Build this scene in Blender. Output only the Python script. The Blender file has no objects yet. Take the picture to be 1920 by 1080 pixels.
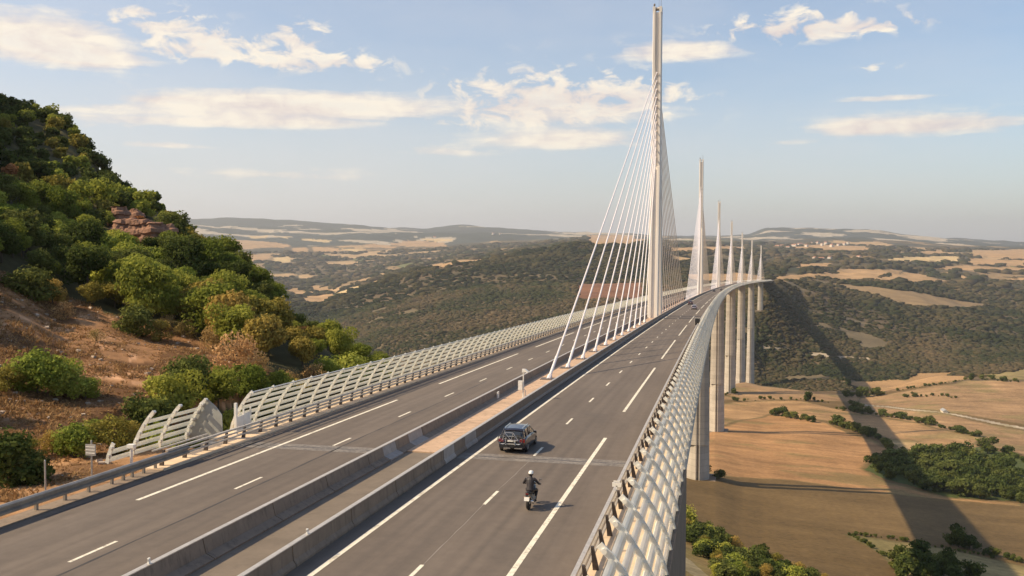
import bpy, math, random
import numpy as np
from mathutils import Vector, Matrix
random.seed(11)
scene = bpy.context.scene
COL = scene.collection
# ---------------------------------------------------------------- camera
cam = bpy.data.cameras.new('camera'); cam_o = bpy.data.objects.new('camera', cam); COL.objects.link(cam_o)
cam.sensor_width = 36; cam.lens = 36*1765.12/1920; cam.clip_start = .5; cam.clip_end = 60000
_yaw, _pit, _rol = -0.21585, -0.04415, 0.00261
_F = Vector((math.sin(_yaw)*math.cos(_pit), math.cos(_yaw)*math.cos(_pit), math.sin(_pit)))
_R = Vector((math.cos(_yaw), -math.sin(_yaw), 0)); _U = _R.cross(_F)
_R2 = _R*math.cos(_rol)+_U*math.sin(_rol); _U2 = -_R*math.sin(_rol)+_U*math.cos(_rol)
cam_o.matrix_world = Matrix(((_R2.x, _U2.x, -_F.x, 17.908), (_R2.y, _U2.y, -_F.y, -57.456), (_R2.z, _U2.z, -_F.z, 13.21), (0, 0, 0, 1)))
scene.camera = cam_o
# ---------------------------------------------------------------- sun, sky, exposure
SUN = Vector((-1.07, -.43, 1.0)).normalized()
sl = bpy.data.lights.new('sun', 'SUN'); sl.energy = 4.1; sl.angle = math.radians(.53); sl.color = (1, .80, .54)
so = bpy.data.objects.new('sun', sl); COL.objects.link(so); so.rotation_euler = SUN.to_track_quat('Z', 'Y').to_euler(); so.location = (-200, -60, 200)
vs = scene.view_settings; vs.view_transform = 'Standard'; vs.look = 'None'; vs.gamma = 1; vs.exposure = 0.58
scene.render.resolution_x = 1024; scene.render.resolution_y = 576
wd = bpy.data.worlds.new('World'); scene.world = wd; wd.use_nodes = True
wt = wd.node_tree; wt.nodes.clear()
def wn(t, **k):
    n = wt.nodes.new(t)
    for a, b in k.items(): setattr(n, a, b)
    return n
def wm(op, a, b=None, c=None, clamp=False):
    n = wn('ShaderNodeMath', operation=op, use_clamp=clamp)
    for i, v in enumerate((a, b, c)):
        if v is None: continue
        if isinstance(v, (int, float)): n.inputs[i].default_value = v
        else: wt.links.new(v, n.inputs[i])
    return n.outputs[0]
sky = wn('ShaderNodeTexSky', sky_type='NISHITA', sun_disc=False)
sky.sun_elevation = math.asin(SUN.z); sky.sun_rotation = math.atan2(SUN.x, SUN.y); sky.altitude = 600; sky.air_density = 1.1; sky.dust_density = 2.2; sky.ozone_density = 2.2
tc = wn('ShaderNodeTexCoord'); sp = wn('ShaderNodeSeparateXYZ'); wt.links.new(tc.outputs['Generated'], sp.inputs[0])
AZ = wm('ARCTAN2', sp.outputs[0], sp.outputs[1]); EL = wm('ARCSINE', sp.outputs[2])
def wnoise(sx, sy, scale, det, rough, dist=0, lac=2.0, off=0):
    c = wn('ShaderNodeCombineXYZ'); wt.links.new(wm('MULTIPLY', AZ, sx), c.inputs[0]); wt.links.new(wm('MULTIPLY', EL, sy), c.inputs[1]); c.inputs[2].default_value = off
    n = wn('ShaderNodeTexNoise'); n.inputs['Scale'].default_value = scale; n.inputs['Detail'].default_value = det; n.inputs['Roughness'].default_value = rough; n.inputs['Distortion'].default_value = dist
    wt.links.new(c.outputs[0], n.inputs['Vector']); return n.outputs[0]
puff = wnoise(1, 1.9, 32, 9, .6, .5); streak = wnoise(1, 7, 7, 8, .62, .3, off=3); broad = wnoise(1, 3.5, 4, 6, .55, 0, off=7)
# cloud banks: azimuth, elevation, half width, half height (radians), weight, 1 = billowy / 0 = streaky
CLOUDS = [(-0.6837,0.1900,0.0788,0.0238,1.15,0),(-0.6430,0.1757,0.0475,0.0108,0.8,0),(-0.5706,0.2161,0.0400,0.0119,0.82,1),(-0.5460,0.1949,0.0355,0.0131,0.7,1),(-0.4847,0.1925,0.0744,0.0154,0.8,1),(-0.4371,0.2094,0.0322,0.0134,0.7,1),(-0.4104,0.1855,0.0491,0.0095,0.9,1),(-0.4376,0.1421,0.1371,0.0138,1.15,0),(-0.4590,0.1264,0.0864,0.0085,0.8,0),(-0.5567,0.1422,0.0303,0.0041,0.6,0),(-0.1826,0.1461,0.1059,0.0298,1.05,1),(-0.1601,0.1379,0.0945,0.0185,0.7,0),(-0.1100,0.1510,0.0497,0.0184,0.8,1),(-0.1600,0.1104,0.0726,0.0110,0.95,0),(-0.2893,0.0989,0.0506,0.0072,0.5,0),(-0.0471,0.1988,0.0593,0.0115,1,0),(0.0824,0.2167,0.0651,0.0151,1,1),(0.1426,0.2125,0.0339,0.0059,0.7,1),(0.1974,0.1159,0.0817,0.0111,1.1,0),(0.1295,0.1178,0.0296,0.0083,0.8,0),(0.1585,0.1447,0.0430,0.0036,0.7,0),(0.1458,0.1743,0.0098,0.0045,0.6,1),(0.1820,0.1734,0.0142,0.0030,0.4,1),(-0.4594,0.0715,0.1421,0.0098,0.35,0),(-0.6345,0.1201,0.0627,0.0171,0.5,0),(-0.5722,0.0990,0.0453,0.0042,0.5,0),(0.0635,0.1053,0.0462,0.0032,0.3,0),(-0.5318,0.1215,0.0622,0.0042,0.45,0)]
tots = {0: None, 1: None}
for (a, e, wx, wy, am, bil) in CLOUDS:
    dx = wm('DIVIDE', wm('SUBTRACT', AZ, a), wx); dy = wm('DIVIDE', wm('SUBTRACT', EL, e), wy)
    # flat undersides: the lower half of a bank falls off faster
    dy = wm('MULTIPLY', dy, wm('ADD', 1.0, wm('MULTIPLY', wm('LESS_THAN', dy, 0.0), .5)))
    r2 = wm('ADD', wm('MULTIPLY', dx, dx), wm('MULTIPLY', dy, dy))
    g = wm('MULTIPLY', wm('EXPONENT', wm('MULTIPLY', r2, -.85)), am)
    tots[bil] = g if tots[bil] is None else wm('ADD', tots[bil], g)
def cov(env, noise, k, lo, hi):
    x = wm('ADD', wm('MINIMUM', env, 1.15), wm('MULTIPLY', wm('SUBTRACT', noise, .5), k))
    x = wm('DIVIDE', wm('SUBTRACT', x, lo), hi-lo, clamp=True)
    return wm('MULTIPLY', wm('MULTIPLY', x, wm('SUBTRACT', 3.0, wm('MULTIPLY', x, 2.0))), wm('MINIMUM', wm('MULTIPLY', env, 3.0), 1.0))
c1 = cov(tots[1], puff, 4.4, .38, 1.35); c0 = cov(tots[0], wm('ADD', wm('MULTIPLY', streak, .7), wm('MULTIPLY', puff, .3)), 2.9, .20, 1.30)
cm = wm('MULTIPLY', wm('MAXIMUM', c1, c0), .84)
lowv = wm('POWER', wm('SUBTRACT', 1.0, wm('MAXIMUM', sp.outputs[2], 0.0)), 5.0)
veil = wm('MULTIPLY', lowv, wm('ADD', .50, wm('MULTIPLY', wm('SUBTRACT', 0.0, AZ), .65)), clamp=True)
veil = wm('ADD', veil, wm('MULTIPLY', wm('SUBTRACT', broad, .46), .55), clamp=True)
nz2o = wm('ADD', wm('MULTIPLY', streak, .5), wm('MULTIPLY', puff, .5))
bs = wn('ShaderNodeBackground'); wt.links.new(sky.outputs[0], bs.inputs[0]); bs.inputs[1].default_value = .105
bv = wn('ShaderNodeBackground'); bv.inputs[0].default_value = (.585, .565, .56, 1); bv.inputs[1].default_value = .96
bc = wn('ShaderNodeBackground'); bc.inputs[1].default_value = .78
ccol = wn('ShaderNodeMix', data_type='RGBA'); wt.links.new(wm('MULTIPLY', wm('SUBTRACT', nz2o, .38), 5.0, clamp=True), ccol.inputs[0]); ccol.inputs[6].default_value = (.70, .60, .57, 1); ccol.inputs[7].default_value = (.93, .84, .70, 1); wt.links.new(ccol.outputs[2], bc.inputs[0])
m1 = wn('ShaderNodeMixShader'); m2 = wn('ShaderNodeMixShader'); wo = wn('ShaderNodeOutputWorld')
wt.links.new(veil, m1.inputs[0]); wt.links.new(bs.outputs[0], m1.inputs[1]); wt.links.new(bv.outputs[0], m1.inputs[2])
wt.links.new(cm, m2.inputs[0]); wt.links.new(m1.outputs[0], m2.inputs[1]); wt.links.new(bc.outputs[0], m2.inputs[2]); wt.links.new(m2.outputs[0], wo.inputs[0])
# ---------------------------------------------------------------- survey data of the land (world metres)
AZS = np.array([-1.02742, -0.77721, -0.71398, -0.66002, -0.57863, -0.50234, -0.41704, -0.3842, -0.35099, -0.30625, -0.26679, -0.19319, -0.14233, -0.08071, -0.042, -0.00164, 0.02845, 0.04967, 0.09136, 0.14197, 0.21437, 0.28228, 0.46846])
RNG = np.array([25.0, 32.0, 40.0, 48.0, 55.0, 62.0, 70.0, 80.0, 90.0, 100.0, 115.0, 130.0, 150.0, 175.0, 200.0, 225.0, 245.0, 263.0, 285.0, 310.0, 345.0, 400.0, 460.0, 530.0, 600.0, 680.0, 780.0, 900.0, 1000.0, 1120.0, 1250.0, 1350.0, 1430.0, 1500.0, 1600.0, 1720.0, 1850.0, 1950.0, 2050.0, 2130.0, 2200.0, 2300.0, 2430.0, 2600.0, 2800.0, 3000.0, 3200.0, 3400.0, 3600.0, 3800.0, 4100.0, 4500.0, 5000.0, 5600.0, 6300.0, 7200.0, 8200.0, 9500.0, 11000.0, 12500.0, 14000.0, 15500.0, 17000.0, 19500.0, 23000.0, 32000.0])
TAB = np.array([
[0,0,0,0.1,0.5,1.2,2.8,5.2,8.7,12.7,18.2,25.2,34.4,46,57.8,68.2,76.8,84.7,93.7,103.1,114,128.8,141.6,148.9,150,150,150,149.3,145.3,139.9,134.3,129.7,126,122.5,118,112.7,107,102.2,97.6,93.6,89.8,84.8,78.2,69.8,60,50,40,30,20,10,1.5,0,0,0,0,0,2.8,24.4,75,131.2,187.5,243.8,282.9,238.8,149.4,0],
[-1,-1,-0.8,-0.1,0,0.1,0.9,2.1,4.1,6.8,11,16,22.4,31,39.9,48.1,54.9,61.1,68.1,75.8,82,79.3,64.1,38,9.4,-24.4,-71.8,-128.5,-176.1,-204.3,-229.1,-249.4,-265.7,-277.1,-274.5,-268.2,-261.6,-256,-250.8,-246.5,-242.4,-237.1,-230.1,-221.1,-210.7,-202,-203,-206,-209,-212.2,-216.7,-222.7,-225.4,-206.4,-179.1,-145.2,-105.8,-57.5,-3.4,59.6,163.7,294.3,392.6,321.7,230.6,214.5],
[-1,-1,-0.8,-0.2,-0.2,-0.4,0,0.8,2.8,5,7.7,10.7,14.5,19.7,25.2,31.4,36.8,41.8,47.6,53.8,57.4,54.2,34.2,0.9,-35.6,-78.9,-134.5,-192.2,-215.4,-233.2,-251.8,-267,-279.3,-287.5,-283.8,-276.7,-269.3,-263,-257.2,-252.3,-247.7,-241.7,-233.8,-223.7,-212,-202.2,-203,-206,-209,-212.2,-216.7,-222.7,-225.5,-206.7,-179.6,-146.1,-107,-58.1,-1.9,63.8,172.1,307.9,410.2,337.1,243,226.4],
[-1,-1,-0.8,-0.2,-0.3,-0.4,-0.2,0.3,1.4,2.7,4.5,7,10.4,15.5,21.1,27.5,33.3,39.5,45.5,48.4,45.7,30.2,-4.4,-46.7,-88.7,-126,-169.3,-214,-232,-245.8,-260.3,-272.2,-281.7,-287.9,-283.8,-276.7,-269.3,-263,-257.2,-252.3,-247.7,-241.7,-233.8,-223.7,-212,-202.2,-203,-206,-209,-212.2,-216.7,-222.7,-225.5,-206.9,-180,-146.7,-107.8,-58.4,-0.6,67.2,178.7,318.5,424,349.2,252.9,235.8],
[-1,-1,-1,-0.8,-0.6,-0.6,-0.5,-0.1,0.5,1.2,2.6,4.6,7.7,12.9,18.2,21.7,21.8,19.2,15.1,6.6,-11.3,-38.2,-69.2,-104.2,-139,-170.4,-207.1,-244.4,-256.9,-264.8,-273,-279.8,-285.2,-288.4,-283.8,-276.7,-269.3,-263,-257.2,-252.3,-247.7,-241.7,-233.8,-223.7,-212,-202.2,-203,-206,-209,-212.2,-216.7,-222.7,-225.4,-205.9,-178,-142.8,-96.1,-26,47.5,123.1,212.5,323.6,426.3,356.7,265,248.9],
[-1,-1,-1,-0.9,-0.8,-0.7,-0.7,-0.4,0.2,0.6,1.5,2.6,4.7,6.7,4.5,-0.5,-6.8,-15.9,-27.2,-40.7,-59.6,-86.9,-118.3,-153.8,-187.8,-212.1,-238.8,-265.7,-273.4,-277.4,-281.5,-284.9,-287.6,-288.8,-283.8,-276.7,-269.3,-263,-257.2,-252.3,-247.7,-241.7,-233.8,-223.7,-212,-202.2,-203,-205.9,-208.9,-212.1,-216.5,-222.4,-225.4,-208.7,-182.8,-142.9,-87.9,-11.5,58.5,131.2,228.6,338.9,427.6,360.5,274.8,259.6],
[-1,-1,-1,-1,-1,-1,-1.1,-1.2,-1.1,-1,-0.8,-1.2,-2,-6.7,-14.3,-25.9,-36.5,-46.3,-57.5,-71,-89.9,-117.1,-148.5,-183.8,-217,-236.6,-256.6,-276.6,-281.7,-283.7,-285.8,-287.4,-288.8,-289.1,-284.8,-278.3,-270.3,-263.3,-256.9,-251.4,-246.4,-239.9,-232.2,-222.6,-211.4,-199.9,-191,-196.3,-215.8,-234.5,-237.3,-236,-231.4,-219.6,-188.8,-145.4,-94.4,-31.2,42.1,120.1,210.7,309.9,390.8,344.3,281.1,270],
[-1,-1,-1,-1,-1,-1.1,-1.3,-1.5,-1.8,-2,-2.1,-3,-5.3,-12.2,-21.9,-33.5,-43.7,-53,-63.9,-76.8,-94.9,-121.1,-151.3,-185.3,-217.2,-236.6,-256.6,-276.6,-281.7,-283.7,-285.8,-287.4,-288.8,-289.1,-284.7,-277.4,-266.7,-257.1,-248.2,-240.7,-233.8,-224.8,-214,-200.5,-184.7,-168.6,-152.5,-141.1,-152.1,-167.6,-181.2,-192.2,-197.2,-192.9,-173.9,-139.4,-93.4,-30.7,43.2,121.8,212.5,307,379.3,338.5,283.3,273.5],
[-1,-1,-1.1,-1.4,-1.8,-2.1,-2.5,-3,-3.8,-4.3,-3.9,-5,-9.5,-17.7,-27.3,-37.1,-45.4,-53.1,-61.9,-72.8,-89.7,-116.7,-148.2,-183.7,-217,-236.6,-256.6,-276.4,-280,-280,-280,-280,-280,-279.2,-274.7,-266.8,-254.2,-242.9,-232.4,-223.6,-215.3,-204.9,-193.1,-178.3,-161.2,-143.7,-126.2,-111.2,-110.6,-124.6,-139.9,-146.2,-149.7,-145.9,-135,-114.8,-84.5,-30.8,41.7,120.7,200.6,288.1,359.7,301.6,228.1,215.2],
[-1,-1,-1.1,-1.8,-2.5,-3.6,-5.6,-8.3,-12.2,-16.8,-22.7,-28.3,-34.6,-42.2,-50.7,-62.1,-72.4,-81.8,-92.6,-104.4,-119.2,-140.3,-164.2,-188.4,-210.4,-234.9,-260.5,-269.8,-271.5,-272.3,-273.2,-273.9,-274.5,-273.8,-267.2,-256.9,-243,-230.8,-219.5,-210,-201.1,-189.8,-176.7,-160.2,-141,-121.4,-101.9,-82.3,-67.3,-74.9,-89.4,-96.6,-98.4,-98.3,-94.1,-81.7,-52.2,-9.8,43.1,103.6,174,250.7,313.1,276.7,227.5,218.8],
[-1,-1,-1.2,-2.2,-3.3,-4.8,-7.1,-10.3,-15,-20.4,-27.3,-33.9,-41.5,-50.6,-60.5,-72.1,-82.4,-91.8,-102.6,-114.4,-129.2,-150.3,-174,-197.2,-217.1,-238.8,-261.5,-269.2,-270,-270,-270,-270,-270,-268.9,-262.1,-251.6,-236.8,-223.8,-211.6,-201.4,-191.9,-180,-166.8,-150.4,-131.3,-111.8,-92.4,-72.9,-55.4,-49.3,-55.8,-61.6,-62.2,-60.7,-55.5,-44.9,-23.4,11.2,60.4,119.8,193.5,286,372.1,313,235.3,221.6],
[-1,-1,-1.3,-3,-4.8,-7,-10.1,-14.2,-19.2,-24.9,-32.2,-38.9,-46.5,-55.6,-64.9,-73.5,-80.6,-87.3,-95,-104.7,-119.2,-140.3,-164,-187.2,-207.1,-228.8,-251.3,-257.8,-257.1,-255.4,-253.6,-252.2,-251,-249.4,-244.6,-236.2,-221.8,-208.8,-196.6,-186.4,-176.9,-164.9,-151.2,-134,-114.1,-93.7,-73.4,-53,-32.7,-16.3,-19,-25.2,-22.5,-16.7,-7.9,5.8,22.5,45.5,75.7,111.5,155.8,211.7,263.1,223.6,172.9,163.9],
[-3,-3.5,-4.7,-6,-7.3,-9.3,-13.2,-18.1,-23.5,-29.4,-37,-43.9,-51.5,-60.6,-69.5,-76.1,-81.2,-85.9,-91.5,-98.9,-110.6,-127.7,-147.1,-166.4,-183.7,-202.7,-222.7,-230.7,-232.9,-234.6,-236.4,-237.8,-239,-238.3,-229.7,-217.8,-205.4,-194.8,-183.9,-174,-164.5,-152,-136.7,-122.9,-111.9,-98.6,-72,-42.6,-13.3,11.5,14.3,13,16.4,22.9,31.1,43.2,61.5,84,108.2,134.8,165.6,202.2,233.7,206.5,172.5,166.5],
[-4,-4.6,-6,-7.6,-9.1,-11.3,-15.2,-20.1,-25.5,-31.4,-39,-45.6,-52.8,-61.2,-69.6,-76.2,-81.4,-85.8,-89.3,-93.1,-98.4,-106.8,-119.5,-134.6,-149.9,-165.2,-183.6,-202.6,-211.2,-218.3,-225.7,-231.2,-231.8,-227.2,-219.8,-210.9,-201.6,-193.3,-183.3,-172.9,-162.8,-149.5,-133.2,-118.7,-107.5,-94.3,-69.5,-42.2,-14.9,8.5,13.1,14,15.8,21.3,28.6,38.5,51.9,69.6,90.9,115,143.7,180.5,216.7,198.9,173.5,169],
[-4,-4.6,-6,-7.6,-9.1,-11.3,-15.2,-20.1,-25.5,-31.4,-39,-45.6,-52.8,-61.2,-69.6,-76.2,-81.4,-85.8,-89.6,-93.8,-99.6,-107.8,-115.4,-123.6,-132.5,-143.9,-158.2,-173.5,-182.1,-190.3,-199.5,-209.9,-219.1,-227.7,-238.2,-243.2,-229.6,-215,-201.4,-190,-178.2,-156.9,-127.8,-96.3,-85.7,-80.1,-76.1,-73.6,-70.7,-63.6,-52.8,-38.3,-21.9,-10.5,1.4,16.4,34.4,57.9,86.2,114.9,144,178,209.6,195.1,174,170.3],
[-4,-4.8,-6.7,-8.8,-10.7,-13.3,-17.2,-22,-27,-32.3,-38.9,-46.1,-54.9,-63.5,-71.6,-77.4,-81.9,-86,-90.3,-95.2,-102.1,-111.4,-118.5,-125.6,-133.2,-142.1,-153,-164.9,-173.4,-179.6,-179.2,-181.8,-195.8,-211.6,-231.8,-255.1,-275.4,-269.4,-241,-213.8,-188.7,-156.3,-118.5,-94.4,-87.2,-83,-77.8,-71.8,-65.5,-58.7,-48.9,-35.8,-20.9,-9.7,2.2,17.1,35.1,58.6,86.8,115.5,144.5,178.4,209.9,195.7,175.1,171.4],
[-4,-4.8,-6.7,-8.8,-10.8,-13.4,-17.7,-23,-28.5,-34.2,-40.9,-48.1,-56.9,-65.5,-73.5,-79,-83.2,-87.1,-91.4,-96.6,-103.8,-113.4,-121.1,-129,-137,-145.3,-155.3,-166.2,-173.7,-179.9,-183.2,-180.7,-187,-206.8,-234.5,-261.5,-285.8,-286.2,-252.7,-218.4,-184.3,-142.5,-102,-84.7,-79.7,-79.6,-80,-78.6,-75.2,-71.1,-64.8,-55.3,-43.3,-29.6,-14.9,2.8,23.7,51,84.2,120.6,160.3,199.9,227.8,205.3,177.1,172.1],
[-4,-4.9,-7,-9.4,-11.6,-14.4,-18.9,-24.5,-30.2,-36.1,-42.6,-49.5,-58,-66.5,-74.5,-80,-84.2,-88.1,-92.4,-97.6,-104.8,-114.4,-122.1,-130,-138,-146.3,-156.3,-167.1,-174.2,-181,-184.4,-181.4,-191.7,-212.2,-238.6,-260.2,-278.4,-279.2,-265.5,-246.4,-201.5,-141.5,-86.6,-77.5,-78.9,-80.8,-82.4,-82.6,-81.2,-79.2,-74.8,-66,-54.4,-40.9,-26,-7.2,16.8,48.5,88.4,139.4,207.3,286.1,347.8,274.8,187.8,172.5],
[-4,-5,-7.3,-10,-12.4,-15.5,-20.2,-26,-32,-38.1,-44.6,-51.5,-60,-68.5,-76.4,-81.6,-85.5,-89.1,-93.4,-98.6,-105.8,-115.4,-123.1,-131,-139,-147,-156.7,-167,-173.2,-178.6,-182,-184,-195.8,-214.7,-238.5,-257,-271.4,-269.2,-262.6,-251.2,-232.3,-206.4,-177.9,-142.7,-107.2,-94.6,-93.7,-92.6,-89.6,-85.8,-79.4,-68.7,-55.1,-39.9,-24.8,-6.1,17.7,49.1,88.7,139.3,206.2,281.6,338.2,269.3,187.5,173],
[-4,-5.1,-7.7,-10.5,-13.2,-16.5,-21.4,-27.5,-33.7,-40.1,-46.6,-53.5,-61.9,-70,-77.6,-83,-87.2,-91.1,-95.4,-100.6,-107.8,-117.4,-124.8,-132.3,-140,-148.3,-158.3,-169,-175.5,-181.5,-186.3,-188.3,-191.8,-206.7,-228.4,-250.1,-265.9,-262.4,-254.7,-246.8,-237.3,-224.3,-208,-188.9,-167.4,-147.1,-131.6,-125,-119.6,-113,-103.2,-88.2,-68.5,-47.8,-31.3,-11.9,13,45.9,86.8,135.2,194.2,260.4,311.3,254.1,185.4,173.3],
[-4,-5.2,-8,-11.1,-14.1,-17.6,-22.7,-29,-35.5,-42,-48.6,-55.5,-63.9,-72,-79.6,-85,-89.2,-93.1,-97.4,-102.6,-109.8,-119.3,-126.5,-133.6,-141,-148.5,-157.5,-167,-172.1,-176.2,-177.1,-173.7,-170.2,-172.7,-201.8,-238.1,-264.7,-268.2,-254.6,-243.9,-238.3,-232.1,-224,-213.6,-201.5,-190.2,-184.2,-178.5,-169.6,-159.2,-144,-124.5,-105.2,-85.7,-65.7,-41.3,-12.8,18.9,49.6,81.3,114.5,145.2,163.6,144,120.6,116.5],
[-4,-5.2,-8,-11.1,-14.1,-17.7,-23.2,-30,-37,-43.9,-50.6,-57.5,-65.9,-74,-81.6,-87,-91.2,-95.1,-99.4,-104.6,-111.8,-121.3,-128.2,-135,-142,-149.2,-157.9,-167,-172.1,-176.2,-176.4,-172.1,-167.7,-166.8,-183.9,-222.3,-255.8,-273.6,-260.3,-245.1,-238.5,-235.2,-231.7,-227,-220.9,-214.5,-207.7,-200.4,-192.5,-183.5,-170.5,-152.3,-132.3,-112,-86.3,-55.2,-23,9.1,35,56.6,73.7,91.1,104,86.6,66.3,62.7],
[-4,-5.2,-8,-11.1,-14.1,-17.7,-23.2,-30,-37,-43.9,-50.6,-57.5,-65.9,-74,-81.6,-87,-91.2,-95.1,-99.4,-104.6,-111.8,-121.3,-128.2,-135,-142,-149.2,-157.9,-167,-172.1,-176.8,-181.2,-184.2,-186.5,-190.2,-203.4,-228.6,-256.5,-276.6,-280,-279.5,-276.2,-269.7,-260.9,-248.7,-230,-210,-190,-171.3,-159.7,-155.2,-150.5,-144.2,-134.8,-121.5,-105.4,-86.6,-67.6,-44.5,-17.9,10.3,40,70,88,50,7.5,0]])
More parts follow.
